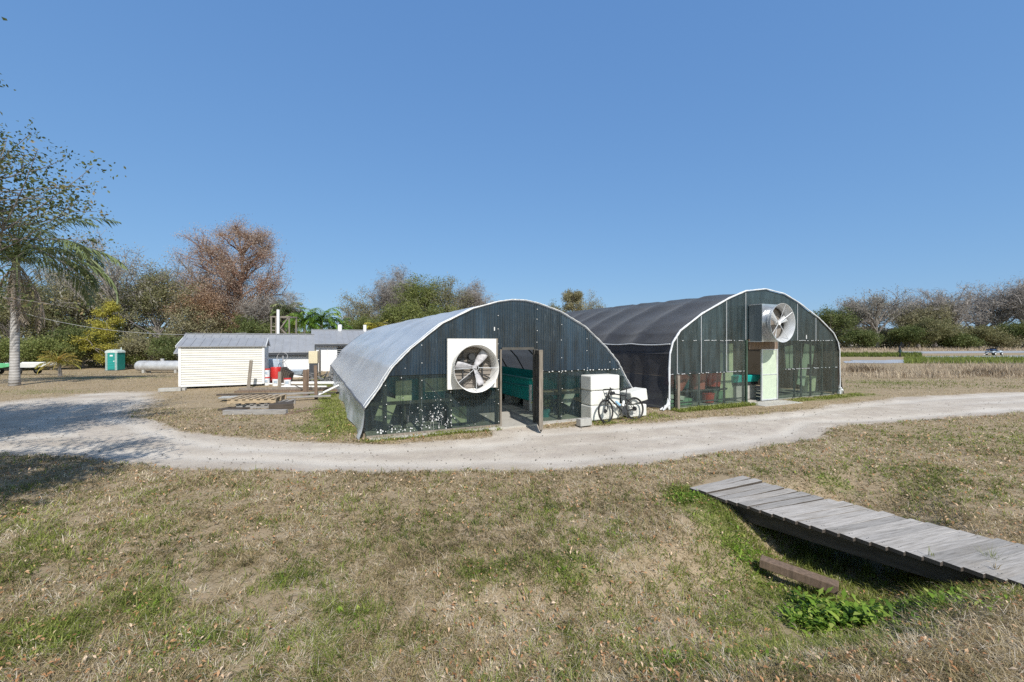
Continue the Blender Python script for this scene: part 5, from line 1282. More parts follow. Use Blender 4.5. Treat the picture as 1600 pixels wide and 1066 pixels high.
# ------------------------------------------------------------------ buildings at the back left
def shed_white():
    x, y = ground_at(281, 608); W, D, zb, H, RZ = 3.55, 2.3, .12, 2.12, 2.50
    s = thing('garden_shed', 'small cream lap sided shed with grey metal roof', 'shed', (x, y, 0), TH)
    m = MB(); n = 17; st = (H - zb) / n
    def lap(a, b, z0, z1, out):       # one wall of overlapping boards from a to b (2-D), facing out
        k = max(1, int(round((z1 - z0) / st)))
        for i in range(k):
            za = z0 + i * (z1 - z0) / k; zc = z0 + (i + 1) * (z1 - z0) / k
            p = [(a[0] + out[0] * .034, a[1] + out[1] * .034, za), (b[0] + out[0] * .034, b[1] + out[1] * .034, za), (b[0] + out[0] * .004, b[1] + out[1] * .004, zc + .004), (a[0] + out[0] * .004, a[1] + out[1] * .004, zc + .004), (a[0], a[1], za), (b[0], b[1], za)]
            m.add(p, [(0, 1, 2, 3), (4, 5, 1, 0)])
    lap((0, 0), (W, 0), zb, H, (0, -1)); lap((W, 0), (W, D), zb, H, (1, 0)); lap((W, D), (0, D), zb, H, (0, 1)); lap((0, D), (0, 0), zb, H, (-1, 0))
    m.build('siding', 'cream_siding', s)
    g = MB()
    for xx in (0.002, W - .022): g.add([(xx, 0, H - .02), (xx, D, H - .02), (xx, D / 2, RZ - .04), (xx + .02, 0, H - .02), (xx + .02, D, H - .02), (xx + .02, D / 2, RZ - .04)], [(0, 2, 1), (3, 4, 5), (0, 1, 4, 3), (1, 2, 5, 4), (2, 0, 3, 5)])
    g.build('gable', 'cream_siding', s)
    for xx in (0, W):
        for yy in (0, D): t = MB(); t.box((xx, yy, (H + zb) / 2), (.10, .10, H - zb)); t.build('corner_trim', 'white_trim', s)
    t = MB(); t.box((W / 2, -.03, zb + .03), (W - .1, .05, .1)); t.build('base_trim', 'white_trim', s)
    r = MB()
    for sg in (-1, 1):
        y0 = D / 2 + sg * (D / 2 + .14); z0 = H - .03
        r.add([(-.12, y0, z0), (W + .12, y0, z0), (W + .12, D / 2, RZ), (-.12, D / 2, RZ), (-.12, y0, z0 - .03), (W + .12, y0, z0 - .03), (W + .12, D / 2, RZ - .03), (-.12, D / 2, RZ - .03)], [(0, 1, 2, 3), (7, 6, 5, 4), (0, 4, 5, 1), (1, 5, 6, 2), (3, 7, 4, 0)])
        for k in range(10): xx = .05 + k * (W - .1) / 9; r.bar((xx, y0, z0 + .012), (xx, D / 2, RZ + .012), .03, .025)
    r.build('roof', 'roof_metal', s)
    for xx in (-.13, W + .13):
        for sg in (-1, 1): t = MB(); t.bar((xx, D / 2 + sg * (D / 2 + .15), H - .05), (xx, D / 2, RZ - .02), .03, .10); t.build('barge_board', 'white_trim', s)
    f = MB(); f.box((W / 2, D / 2, zb - .03), (W - .06, D - .06, .06)); f.build('floor_frame', 'dark_fascia', s)
    for px, py, lb in ((271, 611, 'low concrete block under the left corner of the cream shed'),):
        bx, by = ground_at(px, py); o = MB(); o.box((0, 0, .07), (.85, .35, .16)); o.box((.3, .2, .05), (.5, .3, .13)); c = o.build('concrete_block', 'concrete', None, bevel=.015); c.location = (bx - .1, by - .05, 0); c.rotation_euler = (0, 0, TH); tag(c, lb, 'concrete block')
    for lx, lb in ((1.4, 'hidden concrete block under the middle of the cream shed'), (3.3, 'concrete block under the right corner of the cream shed')):
        wx, wy = x + lx * CT - .3 * ST, y + lx * ST + .3 * CT; o = MB(); o.box((0, 0, .03), (.4, .2, .1)); c = o.build('concrete_block', 'concrete', None, bevel=.01); c.location = (wx, wy, 0); c.rotation_euler = (0, 0, TH); tag(c, lb, 'concrete block')
shed_white()

def gable_house(name, label, x0, Y, W, depth, eave, ridge, over=.35, z0=-.05, rib=.42, parts=None):
    h = thing(name, label, 'building', (x0, Y, z0), TH)
    e = eave - z0; rz = ridge - z0
    w = MB(); w.box((W / 2, depth / 2, e / 2), (W, depth, e))
    for xx in (0.001, W - .02): w.add([(xx, 0, e), (xx, depth, e), (xx, depth / 2, rz - .05), (xx + .019, 0, e), (xx + .019, depth, e), (xx + .019, depth / 2, rz - .05)], [(0, 2, 1), (3, 4, 5), (0, 1, 4, 3), (1, 2, 5, 4), (2, 0, 3, 5)])
    w.build('wall', 'stucco_white', h)
    r = MB(); dz = (rz - e) / (depth / 2)
    for sg in (-1, 1):
        y0 = depth / 2 + sg * (depth / 2 + over); zz = e - dz * over * .6 + .05
        r.add([(-over, y0, zz), (W + over * .4, y0, zz), (W + over * .4, depth / 2, rz), (-over, depth / 2, rz), (-over, y0, zz - .06), (W + over * .4, y0, zz - .06), (W + over * .4, depth / 2, rz - .06), (-over, depth / 2, rz - .06)], [(0, 1, 2, 3), (7, 6, 5, 4), (0, 4, 5, 1), (1, 5, 6, 2), (3, 7, 4, 0)])
        k = int(W / rib)
        for i in range(k + 1): xx = -over + .1 + i * (W + over * 1.4 - .2) / k; r.bar((xx, y0, zz + .015), (xx, depth / 2, rz + .015), .04, .04)
    r.bar((-over, depth / 2, rz + .02), (W + over * .4, depth / 2, rz + .02), .2, .03); r.build('roof', 'roof_metal', h)
    f = MB(); y0 = -over + .02; zz = e - dz * over * .6
    f.box((W / 2, y0 + .03, zz - .07), (W + over * 1.2, .04, .14)); f.build('fascia', 'dark_fascia', h)
    return h, W, e
b2, W2, e2 = gable_house('workshop', 'long low white workshop with grey metal roof behind the cream shed', -13.1 - 6.9 * CT, 28 - 6.9 * ST, 6.9, 4.4, 1.72, 2.82)
m = MB(); m.box((W2 - 2.0, -.02, e2 - .22), (3.3, .04, .34)); m.build('soffit_board', 'roof_metal', b2)
m = MB(); m.tube([(W2 - 3.25, -.12, 0), (W2 - 3.25, -.12, 1.4), (W2 - 3.3, -.26, 1.62)], .05, 8); m.build('downpipe', 'white_trim', b2, True)
b3, W3, e3 = gable_house('white_house', 'white rendered house with metal roof half hidden by the low greenhouse', at(494, 33), 33, 9.5, 6.0, 2.18, 3.30)
wx = 1.55; m = MB(); m.box((wx + .45, -.015, 1.62), (1.0, .04, .62)); w = m.build('window', 'glass_dark', b3)
m = MB()
for k in range(4): m.box((wx + .45, -.05, 1.42 + k * .16), (1.0, .06, .02), Matrix.Rotation(R(25), 3, 'X'))
m.box((wx + .45, -.04, 1.29), (1.1, .08, .05)); m.build('louvres', 'galv_dull', w)
m = MB(); m.tube([(wx - .75, -.03, 0), (wx - .75, -.03, 2.1)], .02, 5); m.build('conduit', 'white_trim', b3)
for px, lb in ((531, 'left of two short white vent pipes on the white house roof'), (570, 'right of two short white vent pipes above the white house roof')):
    m = MB(); m.tube([(0, 0, -.3), (0, 0, .55)], .17 if px < 550 else .14, 12); o = m.build('vent_pipe', 'pvc_white', None, True); o.location = (at(px, 36.4 + (px - 531) * .02), 36.4 + (px - 531) * .02, 3.2); tag(o, lb, 'vent pipe', 'white vent pipes on the roof')
# timber frame with a white pipe rising behind the workshop
Y = 34.; x0, x1 = at(424, Y), at(452, Y); o = thing('timber_frame', 'open grey timber frame tower behind the workshop roof', 'frame tower', (x0, Y, -.1), 0)
zt = zat(495, Y) + .1; W = x1 - x0
for xx in (0, .38, W):
    for yy in (0, 1.1):
        if xx == .38 and yy: continue
        m = MB(); m.box((xx, yy, zt / 2), (.09, .09, zt)); m.build('post', 'weathered_wood', o)
m = MB()
for z in (zt, 1.6):
    m.bar((-.06, 0, z), (W + .06, 0, z), .1, .1); m.bar((-.06, 1.1, z), (W + .06, 1.1, z), .1, .1); m.bar((0, 0, z), (0, 1.1, z), .09, .09); m.bar((W, 0, z), (W, 1.1, z), .09, .09)
m.build('rail', 'weathered_wood', o)
m = MB(); m.bar((.5, -.06, zt - 1.3), (W, -.06, zt), .06, .09); m.bar((.7, .0, zt - .9), (W, .0, zt - 1.6), .06, .09); m.build('brace', 'weathered_wood', o)
m = MB()
for k in range(12): m.box((.19, -.05, .3 + k * .3), (.36, .04, .06))
m.build('ladder_rungs', 'weathered_wood', o)
m = MB(); m.tube([(0, 0, 0), (0, 0, zat(484, Y - .4) + .1)], .11, 10); o = m.build('vent_pipe', 'pvc_white', None, True); o.location = (at(434.5, Y - .4), Y - .4, -.1); tag(o, 'tall thin white pipe standing against the timber frame tower', 'pipe')

# ------------------------------------------------------------------ clutter by the shed
def post(px, py, top, w, mat, label, leanx=0., d=None):
    x, y = ground_at(px, py); z = zat(top, y); m = MB(); m.box((0, 0, z / 2 - .05), (w, w * .8, z + .1)); o = m.build('wood_post', mat, None, bevel=.006)
    o.location = (x, y, 0); o.rotation_euler = (0, leanx, .4); tag(o, label, 'post', 'old wooden posts by the scrap pile')
post(388, 607, 563, .14, 'weathered_wood', 'tall grey post leaning against the cream shed wall', .09)
post(437, 605, 581, .15, 'weathered_wood', 'grey post among the white buckets')
post(476.5, 620, 578, .15, 'brown_wood', 'dark brown double post left of the scrap heap', .0)
post(480, 619, 577, .09, 'brown_wood', 'thin brown post touching the dark double post', .03)
post(494, 624, 571, .12, 'brown_wood', 'brown post nearest the greenhouse grass strip', -.02)
def pallet():
    x, y = ground_at(354, 640)
    o = thing('pallet', 'worn tan wooden pallet on top of scrap boards', 'pallet', (x, y, .14), .16)
    for yy in (0, .5, 1.0):
        m = MB(); m.box((.80, yy, .085), (1.55, .06, .14)); m.build('stringer', 'pallet_wood', o)
    m = MB()
    for k in range(7): m.box((.09 + k * .235, .5, .168), (.11, 1.16, .026))
    m.build('top_boards', 'pallet_wood', o)
    m = MB()
    for k in range(4): m.box((.09 + k * .46, .5, .003), (.10, 1.16, .022))
    m.build('bottom_boards', 'pallet_wood', o)
    o2 = copy_thing(o, (x + .22, y + .15, hz(x, y) - .005), .08, 'greyer pallet underneath the tan pallet', 'pallets by the shed'); o['group'] = 'pallets by the shed'
    for c in o2.children: c.data = c.data.copy(); c.data.materials[0] = MATS['grey_board']
    o.location.z = .19
pallet()
def board(px, py, L, w, h, ang, mat, label, z=0.0, tilt=0.):
    x, y = ground_at(px, py); m = MB(); m.box((L / 2, 0, h / 2), (L, w, h)); o = m.build('board', mat, None, bevel=.006); o.location = (x, y, z + hz(x, y)); o.rotation_euler = (0, tilt, ang); tag(o, label, 'board', 'scrap boards on the ground')
board(350, 648, 1.95, .16, .15, .06, 'grey_board', 'long pale grey beam along the front of the scrap pile')
board(349, 640, .8, .5, .06, -.1, 'dark_board', 'dark flat board end at the left of the pallet')
board(420, 640, .75, .6, .2, .5, 'dark_board', 'dark thick board right of the pallet', .0)
board(413, 634, .5, .25, .16, .75, 'pallet_wood', 'short tan offcut beside the pallet', .05)
board(425, 628, 2.1, .18, .06, .35, 'grey_board', 'silver grey plank behind the dark thick board', .12)
board(420, 624, 2.0, .16, .06, .28, 'grey_board', 'second silver grey plank lying farther back', .16, -.02)
board(446, 648, .9, .06, .04, .95, 'brown_wood', 'thin brown batten lying right of the pile')
board(452, 645, 1.1, .05, .04, .8, 'brown_wood', 'longer thin brown batten right of the pile')
board(368, 613, 4.6, .3, .08, .12, 'brown_wood', 'long brown plank behind the pallet')
board(375, 609, 4.8, .3, .08, .10, 'weathered_wood', 'long weathered plank in front of the buckets')
board(340, 618, 5.0, .22, .07, .14, 'dark_board', 'long dark plank closest behind the pallet')
board(344, 627, .8, .5, .05, .3, 'galvanised', 'small sheet of grey metal at the left end of the pallet', .12)
def bucket(px, py, z, label, lid='red_plastic', s=1.0):
    x, y = ground_at(px, py); o = thing('bucket', label, 'bucket', (x, y, z), .3, 'white buckets by the shed'); o.scale = (s,) * 3
    m = MB(); m.lathe([(0, .0), (.145, .0), (.155, .37), (0, .37)], seg=20); m.build('shell', 'bucket_white', o, True)
    m = MB(); m.lathe([(.166, .34), (.166, .385), (.15, .395), (0, .395)], seg=20); m.build('lid', lid, o, True)
    m = MB(); m.box((.01, -.152, .2), (.14, .012, .12)); m.build('label_patch', 'blue_white', o)
bucket(416, 602, 0, 'white red lidded bucket at the bottom of the two by the shed corner', s=1.12)
bucket(416, 602, .44, 'white red lidded bucket stacked on another by the shed corner', s=1.12)
bucket(431, 603, 0, 'white red lidded bucket between the shed corner and the grey post', s=1.1)
bucket(449, 604, 0, 'white red lidded bucket right of the grey post', s=1.1)
x, y = ground_at(425, 600); o = thing('wash_drum', 'red topped drum behind the two stacked buckets', 'drum', (x, y + .4, 0), 0); m = MB(); m.lathe([(0, 0), (.27, 0), (.28, .86), (.26, .9), (0, .9)], seg=22); m.build('shell', 'red_plastic', o, True); m = MB(); m.lathe([(.285, .3), (.285, .34)], seg=22); m.build('band', 'dark_steel', o, True)
Y = 25.4; x = at(428, Y); o = thing('ice_chest', 'white and pale blue tub turned on its side above the buckets', 'tub', (x, Y, 0), .1)
m = MB(); m.box((0, 0, 1.0), (.95, .7, .55), taper=.86); m.build('shell', 'blue_white', o, bevel=.06); m = MB(); m.box((0, -.02, .69), (1.0, .72, .07)); m.build('rim', 'blue_plastic', o, bevel=.02)
m = MB()
for sx in (-.35, .35):
    for sy in (-.25, .25): m.box((sx, sy, .33), (.07, .07, .65))
m.build('stand', 'dark_board', o)
Y = 24.6; x = at(441, Y); m = MB(); m.tube([(.30 * math.cos(a), .04 * math.sin(3 * a), 1.42 + .28 * math.sin(a)) for a in np.linspace(0, 6.28, 30)[:-1]], .016, 5, closed=True); m.tube([(.12, 0, 1.16), (.32, .02, .8), (.45, 0, .3), (.44, 0, 0)], .016, 5); m.tube([(0, .08, 0), (0, .08, 1.5)], .03, 6)
o = m.build('hose_coil', 'insulator_wire', None, True); o.location = (x, Y, 0); tag(o, 'thin grey hose looped in a circle on a stake', 'hose')
Y = 23.6; x = at(444, Y); m = MB()
for k in range(5): m.box((.08 * k - .1, .05 * k, .45 - .04 * k), (.10, .5, .9 - .08 * k), Matrix.Rotation(.25, 3, 'Y'))
o = m.build('board_stack', 'dark_board', None, bevel=.01); o.location = (x, Y, .02); tag(o, 'dark boards leaning on edge behind the buckets', 'boards')
Y = 25.; x = at(461, Y); o = thing('wheelbarrow', 'blue wheelbarrow among the scrap in front of the workshop wall', 'wheelbarrow', (x, Y, 0), .2)
m = MB(); m.box((0, 0, .52), (.85, .6, .28), taper=1.35); m.build('tray', 'blue_white', o, bevel=.03); m = MB(); m.tube([(-.9, -.25, .6), (.6, -.15, .28)], .022, 6); m.tube([(-.9, .25, .6), (.6, .15, .28)], .022, 6); m.tube([(-.3, -.22, .42), (-.35, -.25, 0)], .022, 6); m.tube([(-.3, .22, .42), (-.35, .25, 0)], .022, 6); m.build('frame', 'dark_steel', o, True)
m = MB(); m.tube([(.62, 0, .19), (.62, 0.001, .19)], .01, 4); m.lathe([(.0, -.05), (.18, -.05), (.19, 0), (.18, .05), (0, .05)], (.62, 0, .19), 'Y', 16); m.build('wheel', 'tyre_rubber', o, True)
Y = 24.; x = at(503, Y); rr = np.random.default_rng(3); m = MB()
for k in range(70):
    a = rr.random() * 6.28; q = rr.random(); p = Vector(((.2 + .75 * rr.random()) * math.cos(a), .5 * math.sin(a), .62 * (1 - q) * rr.random())); d = Vector((rr.normal(), rr.normal(), .25 * rr.normal())).normalized() * (.15 + .3 * rr.random()); m.bar(p - d, p + d, .03 + .05 * rr.random(), .02 + .03 * rr.random())
o = m.build('scrap_heap', 'scrap_grey', None); o.location = (x, Y, .02); tag(o, 'heap of grey broken scrap between the posts and the house', 'scrap heap')
Y = 19.6
for k, (px, py, L, an, tl, lb) in enumerate(((420, 602, 3.2, .08, 0, 'white plastic pipe lying in front of the buckets'), (455, 602, 2.6, .05, 0, 'thick white plastic pipe lying behind the brown posts'), (497, 620, 1.0, .9, -.35, 'short white pipe sticking up at the right of the scrap'), (440, 606, 2.3, -.03, 0, 'thin white pipe nearest the long planks'))):
    x, y = ground_at(px, py); m = MB(); r = .085 if k == 1 else .045; m.tube([(0, 0, r), (L, 0, r)], r, 10); o = m.build('plastic_pipe', 'pvc_white', None, True); o.location = (x, y, .02); o.rotation_euler = (0, tl, an); tag(o, lb, 'pipe', 'white pipes by the scrap')
Y = 27.2; x = at(490, Y); o = thing('meter_cabinet', 'cream cabinet on a dark stand at the corner of the workshop', 'cabinet', (x, Y, 0), .25)
m = MB(); m.box((0, 0, 1.32), (.52, .4, .78)); m.build('body', 'tan_cabinet', o, bevel=.02); m = MB(); m.box((0, .0, .5), (.46, .36, .86)); m.build('stand', 'dark_fascia', o, bevel=.01); m = MB(); m.box((.33, .2, .85), (.05, .5, 1.9)); m.build('side_board', 'weathered_wood', o)
m = MB(); rr = np.random.default_rng(6)
for k in range(12):
    p = Vector((rr.normal(0, .5), rr.normal(0, .3), .05 + .1 * rr.random())); a = rr.random() * 3; d = Vector((math.cos(a), math.sin(a), .4 * rr.random())) * (.2 + .3 * rr.random()); m.tube([p - d, p, p + d], [.015, .03, .012], 5)
x, y = ground_at(486, 612); o = m.build('branch_pile', 'bark_dark', None, True); o.location = (x, y, 0); tag(o, 'small pile of dark branches at the foot of the brown posts', 'branches')

# ------------------------------------------------------------------ far left: toilet, gas tank, boats
def toilet():
    Y = 46.; x = at(174, Y); z0 = hz(x, Y); o = thing('portable_toilet', 'teal portable toilet with pale domed roof against the trees', 'portable toilet', (x, Y, z0), .16)
    W = 1.15; m = MB(); m.box((0, W / 2, .98), (W, W, 1.96)); m.build('cabin', 'teal_toilet', o, bevel=.03)
    m = MB(); m.box((.02, -.02, 1.0), (.66, .04, 1.75)); d = m.build('door', 'teal_toilet', o, bevel=.01)
    m = MB()
    for z in (.35, .62, .9, 1.15): m.box((.02, -.05, z), (.5, .03, .04))
    m.build('door_ribs', 'teal_liner', d)
    m = MB(); m.box((.02, -.046, 1.62), (.28, .012, .16)); m.build('sign', 'white_trim', d); m = MB(); m.box((.27, -.05, 1.02), (.1, .02, .1)); m.build('handle', 'white_trim', d)
    m = MB()
    for sx in (-1, 1):
        for k in range(3): m.box((sx * (W / 2 - .05 - .07 * k), -.025, .98), (.03, .04, 1.9))
    m.build('corner_ribs', 'toilet_grey', o)
    m = MB(); q = [(W * .53 * math.cos(a), 1.97 + .30 * math.sin(a) ** .8) for a in np.linspace(math.pi, 0, 11)]; m.prism([(-W * .54, 1.93), ] + q + [(W * .54, 1.93)], -.03, W + .03); m.build('roof', 'toilet_grey', o, True)
    m = MB(); m.tube([(.35, .9, 2.1), (.35, .9, 2.5)], .05, 8); m.build('vent', 'toilet_grey', o, True); m = MB(); m.box((0, W / 2, .03), (W + .08, W + .08, .08)); m.build('base', 'dark_fascia', o)
toilet()
def gas_tank():
    Y = 42.; x0 = at(213, Y); r = .52; L = 5.2; z = hz(x0, Y) + r + .16; o = thing('gas_tank', 'long rusty silver gas tank lying by the tree line', 'gas tank', (x0, Y, hz(x0, Y)), -.02)
    pr = [(0.001, 0)] + [(r * math.sin(a), r * .75 * (1 - math.cos(a))) for a in np.linspace(.2, math.pi / 2, 7)] + [(r, L - r * .75)] + [(r * math.cos(a), L - r * .75 + r * .75 * math.sin(a)) for a in np.linspace(.2, 1.5, 7)] + [(.001, L)]
    m = MB(); m.lathe(pr, (0, 0, r + .16), 'X', 26); m.build('shell', 'tank_silver', o, True)
    m = MB()
    for xx in (1.0, L - 1.0): m.box((xx, 0, .16), (.22, .8, .34))
    m.build('saddle', 'concrete', o); m = MB(); m.tube([(L / 2, 0, 2 * r + .14), (L / 2, 0, 2 * r + .36)], .16, 12); m.build('valve_dome', 'tank_silver', o, True)
    m = MB()
    for xx in (1.3, 2.6, 3.9): m.tube([(xx, (r + .004) * math.cos(a), r + .16 + (r + .004) * math.sin(a)) for a in np.linspace(0, 6.283, 26)[:-1]], .008, 4, closed=True)
    m.build('weld_seam', 'tank_silver', o, True)
gas_tank()
def boat(name, label, px0, px1, Y, mat, ang, zt=1.25, h=.5):
    x0, x1 = at(px0, Y), at(px1, Y); L = x1 - x0; z0 = hz((x0 + x1) / 2, Y); o = thing(name, label, 'boat', (x0, Y, z0), ang, 'boats on low trailers')
    W = 1.5; sec = [(0, .95, 0), (.08, 1, 0), (.6, 1, 0), (.85, .92, .05), (.97, .6, .14), (1, .45, .2)]; m = MB(); vs = []
    for t, w, rise in sec:
        hw = W / 2 * w; b = zt - h + rise * 1.1; tp = zt + rise * .4
        vs += [(t * L, -hw, tp), (t * L, -hw * .82, b), (t * L, hw * .82, b), (t * L, hw, tp), (t * L, hw * .9, tp - .02), (t * L, hw * .75, b + .06), (t * L, -hw * .75, b + .06), (t * L, -hw * .9, tp - .02)]
    fs = [(8 * i + k, 8 * i + (k + 1) % 8, 8 * i + 8 + (k + 1) % 8, 8 * i + 8 + k) for i in range(5) for k in range(8)] + [tuple(range(8)), tuple(range(47, 39, -1))]
    m.add(vs, fs); m.build('hull', mat, o, bevel=.015)
    m = MB()
    for t in (.25, .5, .72): m.box((t * L, 0, zt - .14), (.3, W * .8, .04))
    m.build('bench', mat, o)
    m = MB()
    for sy in (-.5, .5): m.bar((.1 * L, sy, zt - h - .06), (.95 * L, sy * .4, zt - h - .02), .08, .1)
    m.bar((.95 * L, 0, zt - h - .06), (1.12 * L, 0, .35), .08, .1); m.bar((.35 * L, -.85, .4), (.35 * L, .85, .4), .08, .08); m.box((.35 * L, -.4, .5), (.08, .08, .3)); m.box((.35 * L, .4, .5), (.08, .08, .3)); m.build('trailer', 'dark_steel', o)
    for sy in (-.85, .85):
        w = MB(); w.lathe([(.0, -.09), (.27, -.09), (.31, -.06), (.31, .06), (.27, .09), (.0, .09)], (.35 * L, sy, .31), 'Y', 18); w.build('wheel', 'tyre_rubber', o, True); w = MB(); w.lathe([(.0, -.1), (.14, -.1), (.14, .1), (0, .1)], (.35 * L, sy, .31), 'Y', 14); w.build('rim', 'galvanised', o, True)
boat('boat', 'long white flat bottomed boat on a trailer behind the palm trunk', 22, 78, 37., 'boat_white', .10, 1.05, .42)
boat('boat', 'green flat boat at the left edge beside the white boat', -40, 19, 36., 'boat_green', .06, .95, .38)

# ------------------------------------------------------------------ field at the right: ponds, reeds, person, buggy
def pond(name, pts, mat='pond_water', z=.012):
    P = [ground_at(*p) for p in pts]; z1 = max(hz(*p) for p in P) + z; m = MB(); n = len(P); N_ = []
    for i in range(n):
        a = np.array(P[i]); b = np.array(P[(i + 1) % n])
        for k in range(6): t = k / 6; q = a + (b - a) * t; N_.append((q[0] + .5 * math.sin(q[0] * 1.3 + i), q[1] + .5 * math.sin(q[0] * .9 + q[1]), z1))
    m.add(N_, [tuple(range(len(N_)))]); o = m.build(name, mat); tag(o, kind='structure'); return o
pond('pond', [(1322, 563.5), (1420, 562.5), (1700, 566), (2100, 569), (2100, 572), (1700, 569), (1430, 567.5), (1322, 568)])
pond('pond', [(1440, 557.2), (1650, 555), (2100, 556), (2100, 559.5), (1650, 560), (1450, 561)])
pond('pond', [(1405, 549.5), (1650, 548), (2200, 548), (2200, 551), (1650, 551.4), (1420, 552.8)])
def field():
    rng = np.random.default_rng(77)
    def band(px0, px1, py0, py1, n, L, W, tint, mat, name, label, lean=.25, gap=.5):
        px = px0 + (px1 - px0) * rng.random(n); py = py0 + (py1 - py0) * rng.random(n)
        Y = CAMH * F / (py - CY); X = (px - CX) / F * Y; ok = fbm(X * .5, Y * .7, 3) + .25 * rng.random(n) > gap; X, Y = X[ok], Y[ok]; k = len(X)
        o = blades(name, np.stack([X, Y, hgt(X, Y)], -1), L * (.45 + .75 * rng.random(k)) * (.6 + .8 * fbm(X * .8, Y * .8, 2)), np.full(k, W) * (.6 + .8 * rng.random(k)), lean * rng.random(k) * 2, np.clip(tint + .5 * (rng.random(k) - .5), 0, 1), mat, rng)
        tag(o, label, 'grass', kind='stuff')
    band(1312, 1900, 574, 592, 9500, .6, .013, .66, 'reed_dry', 'dry_reeds', 'tall dry reeds beyond the track at the right', .45, .56)
    band(1440, 1900, 571, 590, 6000, .8, .012, .5, 'reed_dry', 'dry_reeds', 'taller browner reeds beyond the track towards the right edge', .4, .62)
    band(1412, 1900, 560, 568.5, 16000, .55, .02, .5, 'grass_green', 'bright_grass', 'bright green grass bank between the ponds', .25, .35)
    band(1310, 1440, 553.5, 558, 5000, .6, .03, .25, 'grass_green', 'pond_grass', 'duller green grass bank by the farther pond', .25, .4)
    band(1310, 2000, 545.5, 548.5, 4200, .9, .06, .5, 'reed_dry', 'far_reeds', 'straw coloured grass at the foot of the far trees', .3, .4)
    band(1320, 1800, 594, 608, 3600, .12, .012, .4, 'grass_green', 'verge_grass', 'short green grass strip beyond the track', .5, .5)
    # dark reed clump leaning in front of the ponds
    for px, py, lb in ((1352, 581, 'brown rounded reed clump beside the tall greenhouse'), (1545, 586, 'brown reed clump near the right edge')):
        x, y = ground_at(px, py); n = 700; X = x + rng.normal(0, .8, n); Y = y + rng.normal(0, .4, n)
        o = blades('reed_clump', np.stack([X, Y, hgt(X, Y)], -1), .5 + .6 * rng.random(n), np.full(n, .014), .3 + .5 * rng.random(n), .35 * rng.random(n), 'reed_dry', rng); tag(o, lb, 'reeds', 'brown reed clumps')
field()
def person():
    Y = CAMH * F / (558.5 - CY); x = at(1406, Y); h = 1.62
    J = {'pel': (0, 0, .90), 'sp': (0, .0, 1.12), 'ch': (0, .01, 1.30), 'nk': (0, .0, 1.43), 'hd': (0, -.02, 1.52), 'tp': (0, -.015, 1.62),
         'shl': (-.17, .0, 1.36), 'ell': (-.25, .03, 1.10), 'wrl': (-.27, -.04, .88), 'hal': (-.27, -.07, .80), 'shr': (.17, .0, 1.36), 'elr': (.29, .02, 1.12), 'wrr': (.30, -.08, .92), 'har': (.30, -.11, .84),
         'hpl': (-.09, 0, .86), 'knl': (-.10, -.05, .48), 'anl': (-.09, .06, .09), 'tol': (-.10, -.06, .04), 'hpr': (.09, 0, .86), 'knr': (.09, -.02, .47), 'anr': (.08, -.03, .08), 'tor': (.09, -.15, .04)}
    E = [('pel', 'sp'), ('sp', 'ch'), ('ch', 'nk'), ('nk', 'hd'), ('hd', 'tp'), ('ch', 'shl'), ('shl', 'ell'), ('ell', 'wrl'), ('wrl', 'hal'), ('ch', 'shr'), ('shr', 'elr'), ('elr', 'wrr'), ('wrr', 'har'), ('pel', 'hpl'), ('hpl', 'knl'), ('knl', 'anl'), ('anl', 'tol'), ('pel', 'hpr'), ('hpr', 'knr'), ('knr', 'anr'), ('anr', 'tor')]
    Rd = dict(pel=.14, sp=.13, ch=.15, nk=.06, hd=.095, tp=.07, shl=.075, ell=.05, wrl=.035, hal=.04, shr=.075, elr=.05, wrr=.035, har=.04, hpl=.09, knl=.062, anl=.045, tol=.04, hpr=.09, knr=.062, anr=.045, tor=.04)
    ks = list(J); me = bpy.data.meshes.new('person'); me.from_pydata([J[k] for k in ks], [(ks.index(a), ks.index(b)) for a, b in E], []); o = bpy.data.objects.new('person', me); COL.objects.link(o)
    s = o.modifiers.new('skin', 'SKIN'); 
    lay = me.skin_vertices[0] if me.skin_vertices else None
    if lay is None:
        bpy.context.view_layer.objects.active = o; o.select_set(True); bpy.ops.mesh.customdata_skin_add(); lay = me.skin_vertices[0]; o.select_set(False)
    for i, k in enumerate(ks): lay.data[i].radius = (Rd[k], Rd[k])
    lay.data[0].use_root = True; o.modifiers.new('smooth', 'SUBSURF').levels = 1; o.modifiers[-1].render_levels = 1
    me.materials.append(MATS['dark_cloth']); o.location = (x, Y, hz(x, Y)); o.rotation_euler = (0, 0, .5); tag(o, 'person in dark clothes standing on the bank between the ponds', 'person')
    m = MB(); m.lathe([(.0, -.02), (.088, .0), (.10, .06), (.08, .11), (.0, .135)], (0, .0, 1.50), seg=14); m.build('cap', 'black_plastic', o, True)
    m = MB(); m.box((0, -.088, 1.515), (.11, .03, .10)); m.build('face', 'skin', o, bevel=.02)
    m = MB(); m.lathe([(.165, .70), (.17, .9), (.15, 1.08), (.14, 1.08), (.15, .72)], seg=14); m.build('jacket_hem', 'teal_cloth', o, True)
person()
